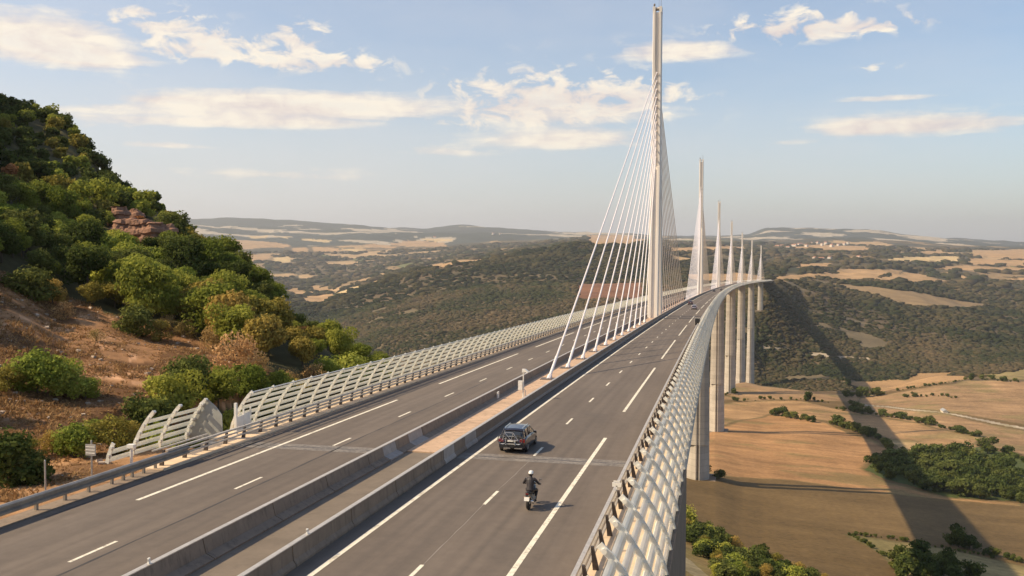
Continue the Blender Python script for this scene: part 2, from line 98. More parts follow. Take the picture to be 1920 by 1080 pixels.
COVER = [
('dry',[(-62,25),(-62,28),(-65,34),(-65,38),(-64,39),(-63,42),(-63,45),(-60,44),(-56,43),(-54,42),(-52,44),(-50,46),(-47,46),(-44,45),(-40,44),(-35,39),(-33,37),(-31,36),(-29,35),(-28,37),(-28,34),(-28,31),(-27,28),(-27,26),(-27,24),(-27,23),(-27,20),(-27,18),(-27,16),(-27,14),(-26,11),(-26,8),(-19,-3),(-20,-5),(-21,-6),(-22,-7),(-24,-9),(-25,-11),(-25,-14),(-36,-3),(-48,10)]),
('verge',[(-26,-13),(-25,-12),(-25,-10),(-25,-8),(-24,-8),(-23,-7),(-23,-7),(-21,-6),(-19,-6),(-17,-5),(-16,-8),(-17,-11),(-17,-14),(-17,-17),(-18,-18),(-18,-20),(-18,-21),(-21,-18),(-23,-16)]),
('rock',[(-97,102),(-96,104),(-96,106),(-95,108),(-89,107),(-84,103),(-80,98),(-75,90),(-73,87),(-73,82),(-74,80),(-75,78),(-83,83),(-87,90),(-92,96)]),
('verge',[(-42,3),(-41,5),(-41,7),(-41,9),(-40,9),(-38,9),(-36,8),(-35,9),(-32,8),(-30,7),(-28,4),(-29,2),(-31,1),(-32,0),(-34,0),(-35,-1),(-37,-2),(-38,0),(-40,2)]),
('olive',[(-87,920),(-42,784),(-5,563),(17,561),(36,585),(55,593),(73,598),(91,594),(109,591),(126,586),(139,586),(151,584),(163,581),(178,582),(192,581),(206,578),(222,571),(237,565),(253,560),(227,449),(206,367),(190,306),(111,256),(44,188),(-3,142),(-13,231),(-43,508)]),
('scrub',[(-68,740),(-34,556),(-15,451),(-2,409),(3,398),(8,390),(13,382),(19,369),(25,359),(31,347),(36,340),(42,329),(46,320),(51,315),(56,310),(61,308),(57,278),(54,250),(51,225),(30,202),(11,175),(-6,164),(-14,240),(-31,404)]),
('path',[(0,318),(5,297),(10,281),(17,253),(13,248),(9,258),(6,270),(2,282)]),
('tan',[(-96,901),(-107,992),(-120,1100),(-135,1227),(-84,1198),(-29,1000),(11,937),(27,948),(42,986),(59,1028),(76,1072),(88,1065),(99,1057),(110,1048),(120,1028),(130,1015),(140,1005),(152,944),(158,933),(163,919),(168,903),(171,833),(176,799),(166,789),(157,780),(148,770),(128,710),(131,686),(132,661),(134,640),(145,622),(156,606),(166,592),(181,593),(196,594),(210,593),(206,578),(192,581),(178,582),(163,581),(151,584),(139,586),(126,586),(109,591),(91,594),(73,598),(55,593),(36,585),(17,561),(-6,546),(-48,778)]),
('tan2',[(-51,1268),(-24,1196),(0,1146),(22,1135),(39,1153),(57,1172),(76,1190),(92,1193),(108,1192),(124,1191),(136,1172),(148,1158),(160,1148),(185,1130),(205,1085),(223,1045),(239,1002),(255,971),(271,944),(251,860),(225,838),(200,818),(177,799),(182,905),(177,934),(172,964),(166,992),(157,1002),(149,1013),(140,1025),(120,1031),(100,1053),(80,1077),(61,1034),(43,990),(27,953),(7,936),(-14,952),(-36,988),(-40,1069),(-45,1159)]),
('pale',[(182,905),(197,904),(208,862),(181,814)]),
('tan3',[(-60,1446),(-33,1664),(3,1885),(46,1958),(64,1954),(82,1945),(75,1352),(95,1353),(113,1322),(130,1288),(144,1285),(157,1284),(171,1284),(184,1292),(197,1298),(209,1299),(203,1214),(192,1217),(181,1217),(169,1217),(153,1208),(138,1200),(123,1200),(89,1197),(55,1180),(22,1153),(0,1167),(-25,1240),(-53,1318)]),
('tan3',[(209,1299),(220,1295),(230,1288),(239,1278),(258,1283),(276,1285),(295,1290),(313,1300),(334,1319),(356,1339),(379,1336),(401,1332),(424,1331),(458,1347),(693,1966),(738,1979),(474,1230),(428,1100),(389,986),(373,1003),(357,1020),(339,1037),(318,1055),(296,1076),(274,1102),(249,1131),(226,1180),(198,1218)]),
('tan2',[(275,1924),(294,1945),(314,1962),(335,1985),(387,2010),(437,2021),(488,2032),(365,1367),(340,1337),(318,1317),(299,1311),(280,1307),(262,1306),(243,1303),(234,1337),(296,1862),(279,1876)]),
('oliveg',[(537,2005),(567,2013),(600,2029),(634,2048),(681,2063),(737,2102),(793,2138),(742,1991),(697,1980),(463,1363),(429,1347),(413,1347),(399,1353),(384,1357)]),
('tan3',[(160,1148),(174,1169),(188,1189),(201,1205),(226,1160),(247,1112),(270,1084),(290,1052),(310,1026),(329,1001),(345,984),(361,968),(376,951),(326,809),(312,820),(298,833),(284,845),(278,861),(272,877),(265,893),(271,944),(255,971),(239,1002),(223,1045),(205,1085),(185,1130)]),
('path',[(203,1214),(228,1174),(250,1126),(273,1097),(294,1068),(315,1042),(335,1020),(352,1007),(370,993),(386,979),(380,963),(365,978),(348,992),(331,1007),(312,1032),(292,1057),(271,1087),(248,1114),(226,1162),(201,1205)]),
('green',[(129,704),(148,770),(158,782),(168,793),(179,803),(189,811),(199,821),(210,829),(225,844),(241,861),(257,879),(265,861),(271,842),(277,824),(294,819),(310,814),(326,809),(296,722),(269,647),(243,574),(233,582),(223,591),(212,600),(197,598),(182,596),(166,594),(158,608),(150,622),(141,639),(137,658),(133,680)]),
('oliveg',[(81,423),(97,421),(112,421),(127,419),(136,412),(145,406),(153,399),(161,393),(168,387),(175,381),(164,350),(155,323),(144,292),(133,302),(121,311),(108,317),(103,326),(99,335),(94,343),(92,354),(90,364),(89,375),(87,391),(84,406)]),
('path',[(114,2125),(142,2133),(171,2144),(200,2151),(251,2149),(299,2134),(348,2127),(346,2115),(298,2125),(250,2137),(199,2141),(171,2134),(142,2127),(113,2119)]),
('path',[(135,2284),(196,2442),(198,2442),(138,2281)]),
('brown',[(108,2217),(141,2228),(176,2272),(216,2360),(269,2479),(331,2637),(411,2891),(369,2679),(295,2469),(239,2386),(183,2252),(157,2221),(132,2203),(108,2194)]),
('brown',[(107,2179),(164,2201),(225,2262),(283,2286),(321,2205),(287,2177),(254,2158),(223,2146),(188,2145),(153,2135),(117,2128)]),
('brown',[(-754,2383),(-675,2460),(-593,2539),(-500,2590),(-447,2557),(-392,2499),(-340,2441),(-339,2171),(-402,2137),(-464,2102),(-528,2083),(-567,2035),(-603,1986),(-635,1929),(-666,1922),(-699,1922),(-737,1934),(-732,2037),(-745,2206)]),
('brown',[(-1154,3035),(-1057,3036),(-963,3043),(-875,3069),(-779,3066),(-689,3079),(-599,3093),(-545,3066),(-491,3035),(-442,3025),(-484,2992),(-522,2941),(-551,2849),(-630,2819),(-730,2874),(-801,2810),(-854,2773),(-913,2758),(-968,2731)]),
('bright',[(277,2029),(307,2040),(337,2051),(368,2068),(396,2063),(424,2061),(454,2071),(392,1961),(355,1941),(320,1932),(286,1931)]),
('tanp',[(-73,2886),(-14,2871),(44,2925),(114,3324),(164,2999),(138,2453),(95,2608),(45,2698),(-8,2733),(-68,2720)]),
('tanp',[(164,2999),(219,3358),(262,3424),(305,3476),(334,3488),(363,3511),(397,3569),(396,3502),(341,3422),(288,3353),(201,2727)]),
('tanp',[(385,3488),(466,3972),(522,4192),(584,4435),(669,4462),(754,4489),(870,4685),(755,4288),(671,4032),(573,3652),(519,3534),(478,3498),(438,3472)]),
('tanp',[(573,3652),(661,3993),(728,4174),(826,4516),(958,4810),(960,4606),(961,4417),(973,4297),(831,4046),(708,3852),(565,3475)]),
('tanp',[(1072,4895),(1121,4863),(1190,4752),(1126,4515),(1059,4449)]),
('yel',[(899,5236),(1107,6190),(1275,6467),(1433,6659),(1614,6924),(1534,6431),(1478,6272),(1230,5581),(1133,5544),(988,5243)]),
('tanp',[(1038,5058),(1137,5206),(1254,5420),(1347,5513),(1466,5602),(1603,5748),(1699,5739),(1750,5697),(1818,5712),(1854,5629),(1800,5655),(1728,5624),(1638,5529),(1456,5208),(1377,5253),(1209,4931),(1152,4966),(1128,5162)]),
('tanp',[(2052,8358),(2219,8482),(2389,8606),(2537,8644),(2636,8655),(2720,8616),(2802,8577),(2177,6634),(2058,6487),(2001,6535),(1934,6554),(1878,6724),(1849,7015),(1737,7011)]),
('tanp',[(1627,6636),(1741,6648),(1790,6425),(1886,6388),(1967,6424),(2055,6477),(2177,6634),(1949,6135),(1845,6015),(1706,5763),(1618,5779),(1526,5786),(1380,5572)]),
('tanp',[(1453,7450),(1733,8073),(1668,7318),(1534,7195)]),
('tanp',[(559,7810),(648,7961),(775,8518),(885,8794),(1028,8753),(1169,8723),(1301,8642),(1030,6801),(902,6682),(763,6442),(653,6417),(652,7117),(587,7184)]),
('tanp',[(1259,9435),(1458,9475),(1301,8642)]),
('tanp',[(346,4184),(431,4609),(482,4597),(537,4632),(487,4263),(436,4170),(392,4133),(314,3666)]),
('tanp',[(712,5458),(746,5407),(786,5409),(825,5403),(842,5338),(794,5298),(706,4966),(657,4894)]),
('tanp',[(1371,4763),(1417,4764),(1463,4766),(1505,4753),(1441,4546),(1413,4584),(1383,4621),(1355,4665)]),
('tanp',[(-305,6186),(-149,6689),(31,6994),(244,7983),(206,6632),(28,5233),(-107,5005),(-227,4687)]),
('scrubt',[(389,3349),(429,3359),(466,3344),(504,3334),(564,3310),(628,3309),(703,3370),(750,3411),(794,3437),(835,3449),(887,3521),(941,3600),(981,3617),(906,3437),(860,3365),(797,3215),(718,3122),(650,3071),(589,3051),(564,3083),(536,3111),(512,3161),(488,3183),(463,3201),(439,3232)]),
('redf',[(-410,2873),(-339,2861),(-268,2840),(-196,2789),(-170,2445),(-228,2440),(-286,2434),(-347,2443)]),
('darkf',[(-528,3600),(-425,3614),(-324,3641),(-292,4751),(-214,3495),(-195,3164),(-172,2787),(-256,2891),(-334,2891),(-417,2919),(-507,3212)]),
('tanp',[(-1764,12871),(-1456,12966),(-1211,13797),(-427,6841),(-378,4460),(-399,3692),(-478,3618)]),
('tanp',[(-4093,7493),(-4012,7550),(-3934,7618),(-3855,7686),(-3509,6872),(-3578,6713)]),
('yel',[(-3648,7270),(-3611,7497),(-3341,6954),(-3312,6597)]),
('tanp',[(-5541,9943),(-5396,9912),(-5259,9895),(-5108,9849),(-4944,9756),(-4804,9705),(-4658,9640),(-4499,9400),(-4575,9117),(-4610,8778),(-4519,8234)]),
('tanp',[(-4436,9267),(-4100,8934),(-3739,8157),(-3776,7917)]),
('tanp',[(-4212,9259),(-3988,9000),(-3817,8848),(-3703,8822),(-3506,8302),(-3592,8321),(-3689,8364),(-3765,8358)]),
('yel',[(-3671,8747),(-3576,8713),(-3482,8679),(-3403,8682),(-3275,8259)]),
('tanp',[(-3716,9329),(-3737,9855),(-3619,9803),(-3469,9654),(-3165,9057),(-3163,8829),(-3370,9071),(-3511,9121)]),
('tanp',[(-3743,10393),(-3824,11353),(-3652,11302),(-3466,11203),(-3289,11118),(-2526,8664),(-2710,8840),(-2859,8890),(-3032,9002)]),
('yel',[(-3729,11565),(-3578,11540),(-3418,11481),(-3264,11438),(-3268,11210),(-3566,11277)]),
('yel',[(-5955,11196),(-5732,11292),(-5343,10440),(-5492,10362)]),
('yel',[(-5570,11074),(-5403,11294),(-5126,10566)]),
('yel',[(-4991,10667),(-4853,10657),(-4696,10601),(-4482,10409),(-4355,10067),(-4472,10101),(-4617,10192),(-4798,10357)]),
('tanp',[(-2399,4862),(-2180,4625),(-1980,4365),(-1947,4144),(-2094,4335)]),
('tanp',[(-2352,5041),(-2297,5049),(-2251,5078),(-2064,4782),(-1805,4243),(-1938,4354)]),
('tanp',[(-1957,4197),(-1904,4200),(-1853,4208),(-1761,4120),(-1269,2989),(-1635,3626),(-1627,3494)]),
('tanp',[(-2154,5374),(-1762,4577),(-1633,4214)]),
('tanp',[(-1457,4580),(-1662,5401),(-1609,5408),(-1313,4574),(-1246,4650),(-1168,4691),(-949,4123),(-807,3537),(-903,3707),(-1034,3991),(-986,3590),(-968,3321),(-1005,3347),(-1410,4559)]),
('yel',[(-1745,4134),(-1710,4170),(-1706,4284),(-1631,4222),(-1598,4165),(-1638,4143),(-1220,2994),(-1233,2939)]),
('brown',[(-3177,6387),(-3097,6459),(-3021,6541),(-2942,6622),(-2780,6547),(-2659,6564),(-2344,6073),(-1595,4347),(-1812,4718),(-2168,5405),(-2277,5442),(-2513,5767),(-2604,5746),(-2730,5798)])]
TREES = [
('h_mid',80.1,1072.1,6.0),
('h_mid',85.9,1065.4,8.1),
('h_mid',87.9,1070.0,7.4),
('h_mid',92.0,1060.2,10.3),
('h_mid',95.6,1044.2,7.3),
('h_mid',98.9,1037.7,4.3),
('h_mid',102.7,1029.6,7.9),
('h_mid',106.4,1037.1,3.2),
('h_mid',108.2,1019.9,3.2),
('h_mid',112.8,1025.7,5.7),
('h_mid',115.7,1011.6,7.0),
('h_mid',119.4,1005.2,7.0),
('h_long',138.5,1000.2,4.5),
('h_long',142.5,1001.2,4.5),
('h_long',144.5,996.4,10.4),
('h_long',146.8,987.1,5.9),
('h_long',149.4,980.8,8.0),
('h_long',152.4,978.9,8.0),
('h_long',155.5,978.5,3.3),
('h_long',158.1,961.9,10.0),
('h_long',160.6,958.6,5.7),
('h_long',162.7,946.6,7.8),
('h_long',163.8,945.0,9.9),
('h_long',166.8,933.0,5.6),
('h_long',167.8,928.6,9.7),
('h_long',171.2,918.1,3.1),
('h_long',171.9,911.0,5.4),
('h_long',172.5,896.9,3.0),
('h_long',172.0,883.2,3.0),
('h_long',171.8,865.6,7.1),
('h_long',170.5,840.7,6.9),
('h_long',172.0,843.0,2.8),
('h_upper',160.8,1143.1,2.9),
('h_upper',167.0,1135.5,5.2),
('h_upper',171.6,1145.3,2.9),
('h_upper',176.5,1139.4,5.2),
('h_upper',179.4,1128.7,6.4),
('h_upper',181.9,1128.4,6.4),
('h_upper',187.0,1127.7,7.0),
('h_upper',188.5,1118.9,7.0),
('h_upper',193.0,1116.6,8.9),
('h_upper',197.1,1116.0,5.1),
('h_upper',200.4,1103.6,2.8),
('h_upper',203.4,1089.7,4.9),
('h_upper',205.6,1091.0,8.6),
('h_upper',209.1,1083.8,4.9),
('h_upper',212.9,1074.9,4.9),
('h_upper',217.5,1074.1,6.1),
('h_upper',219.6,1072.1,8.5),
('h_upper',222.3,1063.3,8.4),
('h_upper',225.8,1052.9,4.7),
('h_upper',228.8,1052.3,4.7),
('h_upper',232.5,1041.9,5.9),
('h_upper',232.2,1030.7,6.4),
('h_upper',237.3,1029.7,6.4),
('h_upper',237.3,1017.0,3.4),
('h_upper',240.2,1011.6,8.0),
('h_upper',244.7,1010.7,4.5),
('h_upper',246.3,997.8,3.4),
('h_upper',247.6,992.8,3.3),
('h_upper',249.8,990.7,3.3),
('h_upper',254.2,985.1,3.3),
('h_upper',257.4,984.4,3.3),
('h_upper',256.7,970.7,6.0),
('h_upper',260.4,972.9,7.6),
('h_upper',261.4,963.4,5.9),
('h_upper',264.5,961.1,4.3),
('h_upper',266.5,951.5,4.3),
('h_upper',268.9,947.9,5.3),
('h_upper',271.9,948.7,5.8),
('h_far',39.7,1168.6,4.8),
('h_far',42.8,1168.6,4.8),
('h_far',52.0,1175.3,3.8),
('h_far',57.2,1189.2,1.6),
('h_far',66.1,1185.4,1.5),
('h_far',73.2,1201.0,4.9),
('h_far',78.6,1202.6,3.5),
('h_far',85.8,1205.8,4.9),
('h_far',90.0,1200.2,2.1),
('h_far',99.2,1199.6,3.5),
('h_far',102.6,1194.1,1.5),
('h_far',111.1,1202.4,3.8),
('h_far',117.8,1194.7,2.7),
('h_far',124.0,1205.0,1.6),
('h_far',129.1,1190.2,2.0),
('h_far',139.4,1198.2,4.8),
('h_far',144.2,1192.3,2.7),
('h_far',149.0,1190.1,3.7),
('h_far',156.6,1192.8,1.5),
('f_hedge',131.6,1190.0,12.9),
('f_pair',181.8,1154.3,11.1),
('f_pair',188.4,1148.2,9.8),
('f_gap',240.1,1018.0,9.7),
('f_gap2',261.2,969.6,7.6),
('pierL',10.1,552.8,8.6),
('pierR',20.2,553.8,7.2),
('h_pier',29.0,1200.4,3.1),
('h_pier',31.6,1212.9,3.2),
('h_pier',39.5,1220.0,7.8),
('h_pier',43.5,1223.6,3.2),
('grove',199.0,784.2,11.4),
('grove',210.7,792.9,11.8),
('grove',146.9,745.7,9.5),
('grove',158.0,743.9,13.9),
('grove',166.9,747.0,13.0),
('grove',177.3,762.9,12.4),
('grove',183.2,764.1,13.5),
('grove',192.9,768.2,9.5),
('grove',206.5,771.3,9.0),
('grove',216.1,776.6,14.0),
('grove',220.2,761.9,14.3),
('grove',229.4,767.0,9.0),
('grove',138.7,718.4,9.5),
('grove',142.8,709.9,12.6),
('grove',153.3,719.4,10.7),
('grove',161.6,721.3,8.9),
('grove',168.5,710.9,10.6),
('grove',182.4,733.4,12.5),
('grove',188.9,725.0,11.3),
('grove',196.3,728.0,13.5),
('grove',206.7,744.5,12.9),
('grove',217.8,740.7,11.1),
('grove',227.7,751.4,10.2),
('grove',231.5,744.3,10.3),
('grove',240.5,746.8,14.0),
('grove',137.9,686.6,8.2),
('grove',146.8,686.2,9.0),
('grove',155.0,691.2,12.3),
('grove',159.2,677.4,10.5),
('grove',172.7,695.5,12.7),
('grove',182.0,696.9,10.7),
('grove',188.5,693.2,10.2),
('grove',196.9,695.7,10.6),
('grove',207.0,715.0,12.2),
('grove',214.2,704.0,12.8),
('grove',225.3,724.4,9.8),
('grove',230.7,715.9,12.9),
('grove',140.6,654.4,10.8),
('grove',152.3,668.0,9.6),
('grove',157.3,659.7,8.9),
('grove',164.1,653.0,9.7),
('grove',176.3,676.1,9.4),
('grove',185.5,680.6,12.6),
('grove',195.8,687.1,13.0),
('grove',197.6,673.3,11.8),
('grove',206.7,681.0,11.3),
('grove',220.7,696.5,12.1),
('grove',227.6,691.2,10.8),
('grove',233.1,697.7,9.9),
('grove',152.3,634.8,11.1),
('grove',161.4,634.0,10.7),
('grove',170.0,643.4,8.4),
('grove',174.2,637.3,11.2),
('grove',184.9,643.2,9.3),
('grove',193.7,654.8,12.1),
('grove',200.4,656.3,8.9),
('grove',213.4,666.0,9.4),
('grove',219.1,665.5,11.6),
('grove',225.3,662.6,8.2),
('grove',155.8,617.0,9.2),
('grove',160.1,612.1,10.0),
('grove',169.1,621.1,11.1),
('grove',173.8,614.0,11.5),
('grove',187.9,627.9,10.0),
('grove',193.1,626.6,12.1),
('grove',203.7,638.4,11.7),
('grove',209.2,635.9,11.0),
('grove',214.1,635.6,10.6),
('grove',226.2,646.0,9.7),
('grove',174.2,602.0,11.2),
('grove',181.6,608.2,11.2),
('grove',185.3,597.3,10.3),
('grove',196.5,612.4,11.0),
('grove',202.5,606.7,9.1),
('grove',211.6,617.5,7.7),
('grove',218.5,628.0,8.2),
('grove',204.1,600.2,7.5),
('grove',209.2,594.7,7.2),
('f_big',251.5,835.2,16.0),
('h_grove',165.3,776.0,4.0),
('h_grove',168.8,779.0,2.4),
('h_grove',174.1,787.9,1.8),
('h_grove',178.5,789.5,2.4),
('h_grove',181.1,796.5,2.5),
('h_grove',186.4,805.6,1.9),
('h_grove',189.3,800.0,3.3),
('h_grove',192.3,801.9,4.1),
('h_grove',197.1,803.4,4.1),
('h_grove',201.2,812.8,3.3),
('h_grove',206.0,815.6,1.9),
('h_grove',264.9,859.0,2.4),
('h_grove',267.2,851.5,2.4),
('h_grove',268.2,842.9,5.7),
('h_grove',268.3,837.4,7.2),
('h_grove',268.6,823.8,5.1),
('h_grove',268.9,815.6,4.0),
('h_grove',271.0,808.3,4.0),
('h_grove',269.8,795.5,4.9),
('h_edge',186.7,1264.9,10.0),
('h_edge',194.5,1271.5,8.0),
('h_edge',203.4,1272.2,10.0),
('h_edge',209.1,1277.2,14.1),
('h_edge',215.7,1274.3,8.0),
('h_edge',225.3,1282.5,10.1),
('h_edge',228.7,1278.1,14.1),
('h_edge',235.1,1279.0,6.0),
('f_edge',270.9,1893.6,14.8),
('f_round',361.0,1340.0,9.6),
('h_ridge',375.0,1347.0,7.2),
('h_ridge',377.8,1340.0,2.3),
('h_ridge',381.2,1343.3,2.3),
('h_ridge',388.9,1349.8,7.2),
('h_ridge',391.8,1346.9,3.1),
('h_ridge',391.7,1332.1,2.3),
('h_ridge',395.6,1328.9,5.1),
('h_ridge',397.9,1326.2,7.1),
('h_ridge',404.0,1333.0,2.3),
('h_ridge',405.2,1322.1,2.3),
('h_ridge',411.5,1326.6,5.1),
('h_ridge',413.4,1319.8,3.0),
('h_ridge',258.2,1300.6,4.1),
('h_ridge',260.6,1300.2,1.3),
('h_ridge',264.8,1299.4,1.7),
('h_ridge',271.5,1304.1,3.2),
('h_ridge',275.3,1303.4,3.2),
('h_ridge',279.2,1302.7,3.2),
('h_ridge',280.4,1298.5,1.3),
('h_ridge',285.7,1297.4,1.3),
('h_ridge',288.5,1296.9,1.3),
('h_ridge',293.7,1303.8,4.1),
('h_ridge',298.6,1300.8,4.0),
('h_ridge',304.6,1305.6,3.2),
('h_ridge',307.6,1302.9,2.3),
('h_ridge',312.9,1305.8,2.9),
('h_ridge',316.0,1309.2,2.9),
('h_ridge',321.1,1312.2,2.3),
('h_ridge',327.0,1319.0,1.3),
('h_ridge',333.5,1321.6,2.3),
('h_ridge',337.0,1324.9,3.2),
('h_ridge',343.5,1333.8,1.3),
('h_ridge',347.5,1334.9,1.3),
('h_ridge',353.6,1343.9,4.1),
('h_ridge',255.8,1240.9,4.9),
('h_ridge',258.7,1234.7,3.8),
('h_ridge',265.6,1239.1,2.1),
('h_ridge',268.9,1228.9,3.4),
('h_ridge',273.7,1226.1,3.4),
('h_ridge',279.0,1223.1,2.7),
('h_ridge',285.9,1231.2,1.5),
('h_ridge',287.4,1229.0,3.8),
('h_ridge',292.9,1220.2,1.5),
('h_ridge',298.1,1224.8,3.4),
('h_ridge',303.0,1218.0,4.7),
('h_ridge',305.8,1209.8,2.0),
('h_ridge',311.0,1210.5,3.4),
('f_mid',265.8,1229.5,7.5),
('f_low',132.2,424.9,10.3),
('f_low2',137.1,424.4,7.7),
('f_low3',129.4,428.4,6.2),
('grove2',107.3,384.5,8.6),
('grove2',96.0,371.3,7.4),
('grove2',100.9,366.0,8.7),
('grove2',110.3,375.5,6.0),
('grove2',116.5,383.1,6.1),
('grove2',91.5,351.9,7.7),
('grove2',96.2,356.5,6.7),
('grove2',102.6,354.6,7.9),
('grove2',109.4,363.0,6.7),
('grove2',115.1,366.1,8.5),
('grove2',92.0,338.3,8.9),
('grove2',97.3,339.0,6.9),
('grove2',104.5,348.7,6.0),
('grove2',108.6,353.9,7.4),
('grove2',113.0,349.3,7.2),
('grove2',121.3,355.9,8.8),
('h_low',81.9,421.5,1.7),
('h_low',82.9,420.7,1.2),
('h_low',83.7,418.5,2.3),
('h_low',84.3,411.6,2.0),
('h_low',85.5,406.7,2.0),
('h_low',86.6,404.6,2.2),
('h_low',87.5,399.8,2.0),
('h_low',88.5,395.0,2.0),
('h_low',89.2,386.5,0.9),
('h_low',89.6,383.8,0.9),
('h_low',90.5,379.2,2.6),
('h_low',85.7,425.9,1.6),
('h_low',87.9,424.9,1.7),
('h_low',89.8,423.2,2.2),
('h_low',92.6,425.6,1.3),
('h_low',94.5,425.3,1.6),
('h_low',97.3,425.5,0.7),
('h_low',100.8,425.6,1.6),
('h_low',102.9,427.4,1.6),
('h_low',104.0,422.9,0.7),
('h_low',106.5,422.5,2.2),
('h_low',108.3,423.6,2.2),
('h_low',111.5,424.4,0.7),
('h_low',113.3,419.8,2.1),
('h_low',114.6,422.3,1.5),
('h_low',117.2,421.1,1.7),
('h_low',118.6,420.8,0.9),
('h_low',120.1,417.0,0.9),
('h_low',123.3,417.7,1.5),
('h_low',125.5,418.6,0.7),
('h_low',126.3,415.6,1.2),
('h_low',128.0,413.8,0.9),
('h_low',129.7,412.7,1.6),
('h_low',131.9,412.2,1.5),
('h_low',133.9,411.0,1.2),
('h_low',136.3,413.9,1.2),
('h_low',137.9,412.1,1.6),
('h_low',140.0,412.2,1.2),
('h_low',142.3,408.1,0.9),
('h_low',143.3,409.2,1.5),
('grove2',142.1,413.8,3.5),
('grove2',145.5,414.3,4.9),
('grove2',149.8,410.3,3.4),
('grove2',151.7,408.3,3.4),
('grove2',153.8,406.3,3.4),
('slope',4.2,356.5,8.7),
('slope',6.8,362.5,7.1),
('slope',1.6,337.5,6.4),
('slope',5.6,342.1,8.0),
('slope',9.8,354.9,6.0),
('slope',13.4,356.7,5.7),
('slope',3.5,329.2,6.2),
('slope',8.0,336.6,7.1),
('slope',12.1,344.5,5.4),
('slope',16.9,348.6,5.4),
('slope',9.5,323.4,6.5),
('slope',11.4,331.6,7.9),
('slope',15.0,336.1,7.0),
('slope',19.5,340.1,8.0),
('slope',11.0,317.1,5.1),
('slope',13.7,321.4,6.6),
('slope',17.5,324.6,5.5),
('slope',22.3,333.3,5.5),
('slope',14.3,304.6,5.9),
('slope',17.8,312.9,7.2),
('slope',20.9,323.0,7.2),
('slope',25.5,328.3,7.7),
('slope',13.7,298.0,6.0),
('slope',16.5,303.6,6.2),
('slope',21.7,303.6,6.1),
('slope',24.3,316.0,5.6),
('slope',27.7,313.3,5.0),
('slope',19.0,289.6,5.9),
('slope',22.2,297.5,6.9),
('slope',24.8,301.5,6.3),
('slope',28.9,311.2,5.1),
('slope',33.2,315.7,7.0),
('slope',36.4,313.0,7.2),
('slope',19.6,281.8,5.6),
('slope',23.4,288.0,5.1),
('slope',26.4,298.4,5.3),
('slope',30.0,300.8,4.6),
('slope',33.2,303.8,7.4),
('slope',35.8,302.6,5.7),
('slope',41.2,310.6,6.6),
('slope',19.1,268.1,5.9),
('slope',22.3,274.6,5.4),
('slope',24.9,284.1,6.6),
('slope',28.8,289.4,7.0),
('slope',32.4,290.2,5.6),
('slope',34.8,289.6,4.8),
('slope',38.8,292.9,4.7),
('slope',43.1,301.7,5.2),
('slope',18.7,259.5,4.2),
('slope',21.4,261.3,6.1),
('slope',24.2,265.8,4.3),
('slope',27.9,272.6,6.8),
('slope',30.0,279.7,6.1),
('slope',35.3,284.2,6.3),
('slope',38.1,287.0,5.6),
('slope',41.9,293.7,5.3),
('slope',45.7,295.4,5.8),
('slope',48.2,297.2,6.3),
('slope',52.4,295.3,5.7),
('slope',21.6,255.0,5.9),
('slope',25.4,259.0,5.9),
('slope',27.7,263.4,4.6),
('slope',30.8,265.1,5.8),
('slope',35.4,275.1,6.3),
('slope',38.2,275.5,5.5),
('slope',41.7,281.0,5.3),
('slope',45.2,280.2,6.7),
('slope',47.7,281.0,6.4),
('slope',52.4,286.4,4.6),
('slope',56.3,290.9,4.6),
('slope',-2.5,396.2,2.9),
('slope',0.4,393.7,3.6),
('slope',3.3,389.4,2.1),
('bu_big',-35.5,7.9,3.3),
('bu_big',-34.2,9.4,2.7),
('bu_left',-36.7,6.1,2.5),
('bu_big',-32.4,9.6,1.9),
('bu_tall',-20.5,-3.7,3.2),
('bu_tall2',-20.2,-2.1,2.0),
('bu_row',-23.9,-5.1,1.6),
('bu_row',-22.1,-5.2,1.9),
('bu_row',-24.1,-6.7,1.5),
('bu_dark',-20.7,-12.8,3.1),
('bu_dark',-19.8,-12.3,2.1),
('dr_a',-29.2,28.7,4.2),
('dr_a',-28.6,31.3,2.9),
('dr_b',-38.5,40.1,2.7),
('dr_b',-44.5,43.9,2.3),
('dr_b',-46.9,43.8,1.9),
('bu_end',-27.4,52.3,4.0),
('bu_end',-27.3,45.9,2.8),
('dr_c',-27.5,42.7,2.8),
('dr_c',-27.6,37.3,2.3),
('dr_a',-26.3,10.6,1.7),
('bu_row',-26.5,2.9,1.6),
('dr_b',-53.1,33.9,2.1),
('dr_b',-44.7,27.9,1.4),
('bu_mid',-58.3,35.3,4.2),
('bu_mid',-57.9,38.3,3.1),
('bu_mid',-47.0,38.1,3.7),
('bu_mid',-44.7,39.3,3.1)]
ROCKS = [(-75.2, 88.0, 2.0, 4.8), (-76.5, 86.6, 2.0, 4.6), (-78.9, 86.5, 2.2, 4.4), (-81.4, 86.5, 2.0, 3.7), (-88.8, 94.8, 1.9, 3.7), (-74.0, 88.8, 1.3, 3.3), (-90.5, 101.7, 2.0, 2.6)]
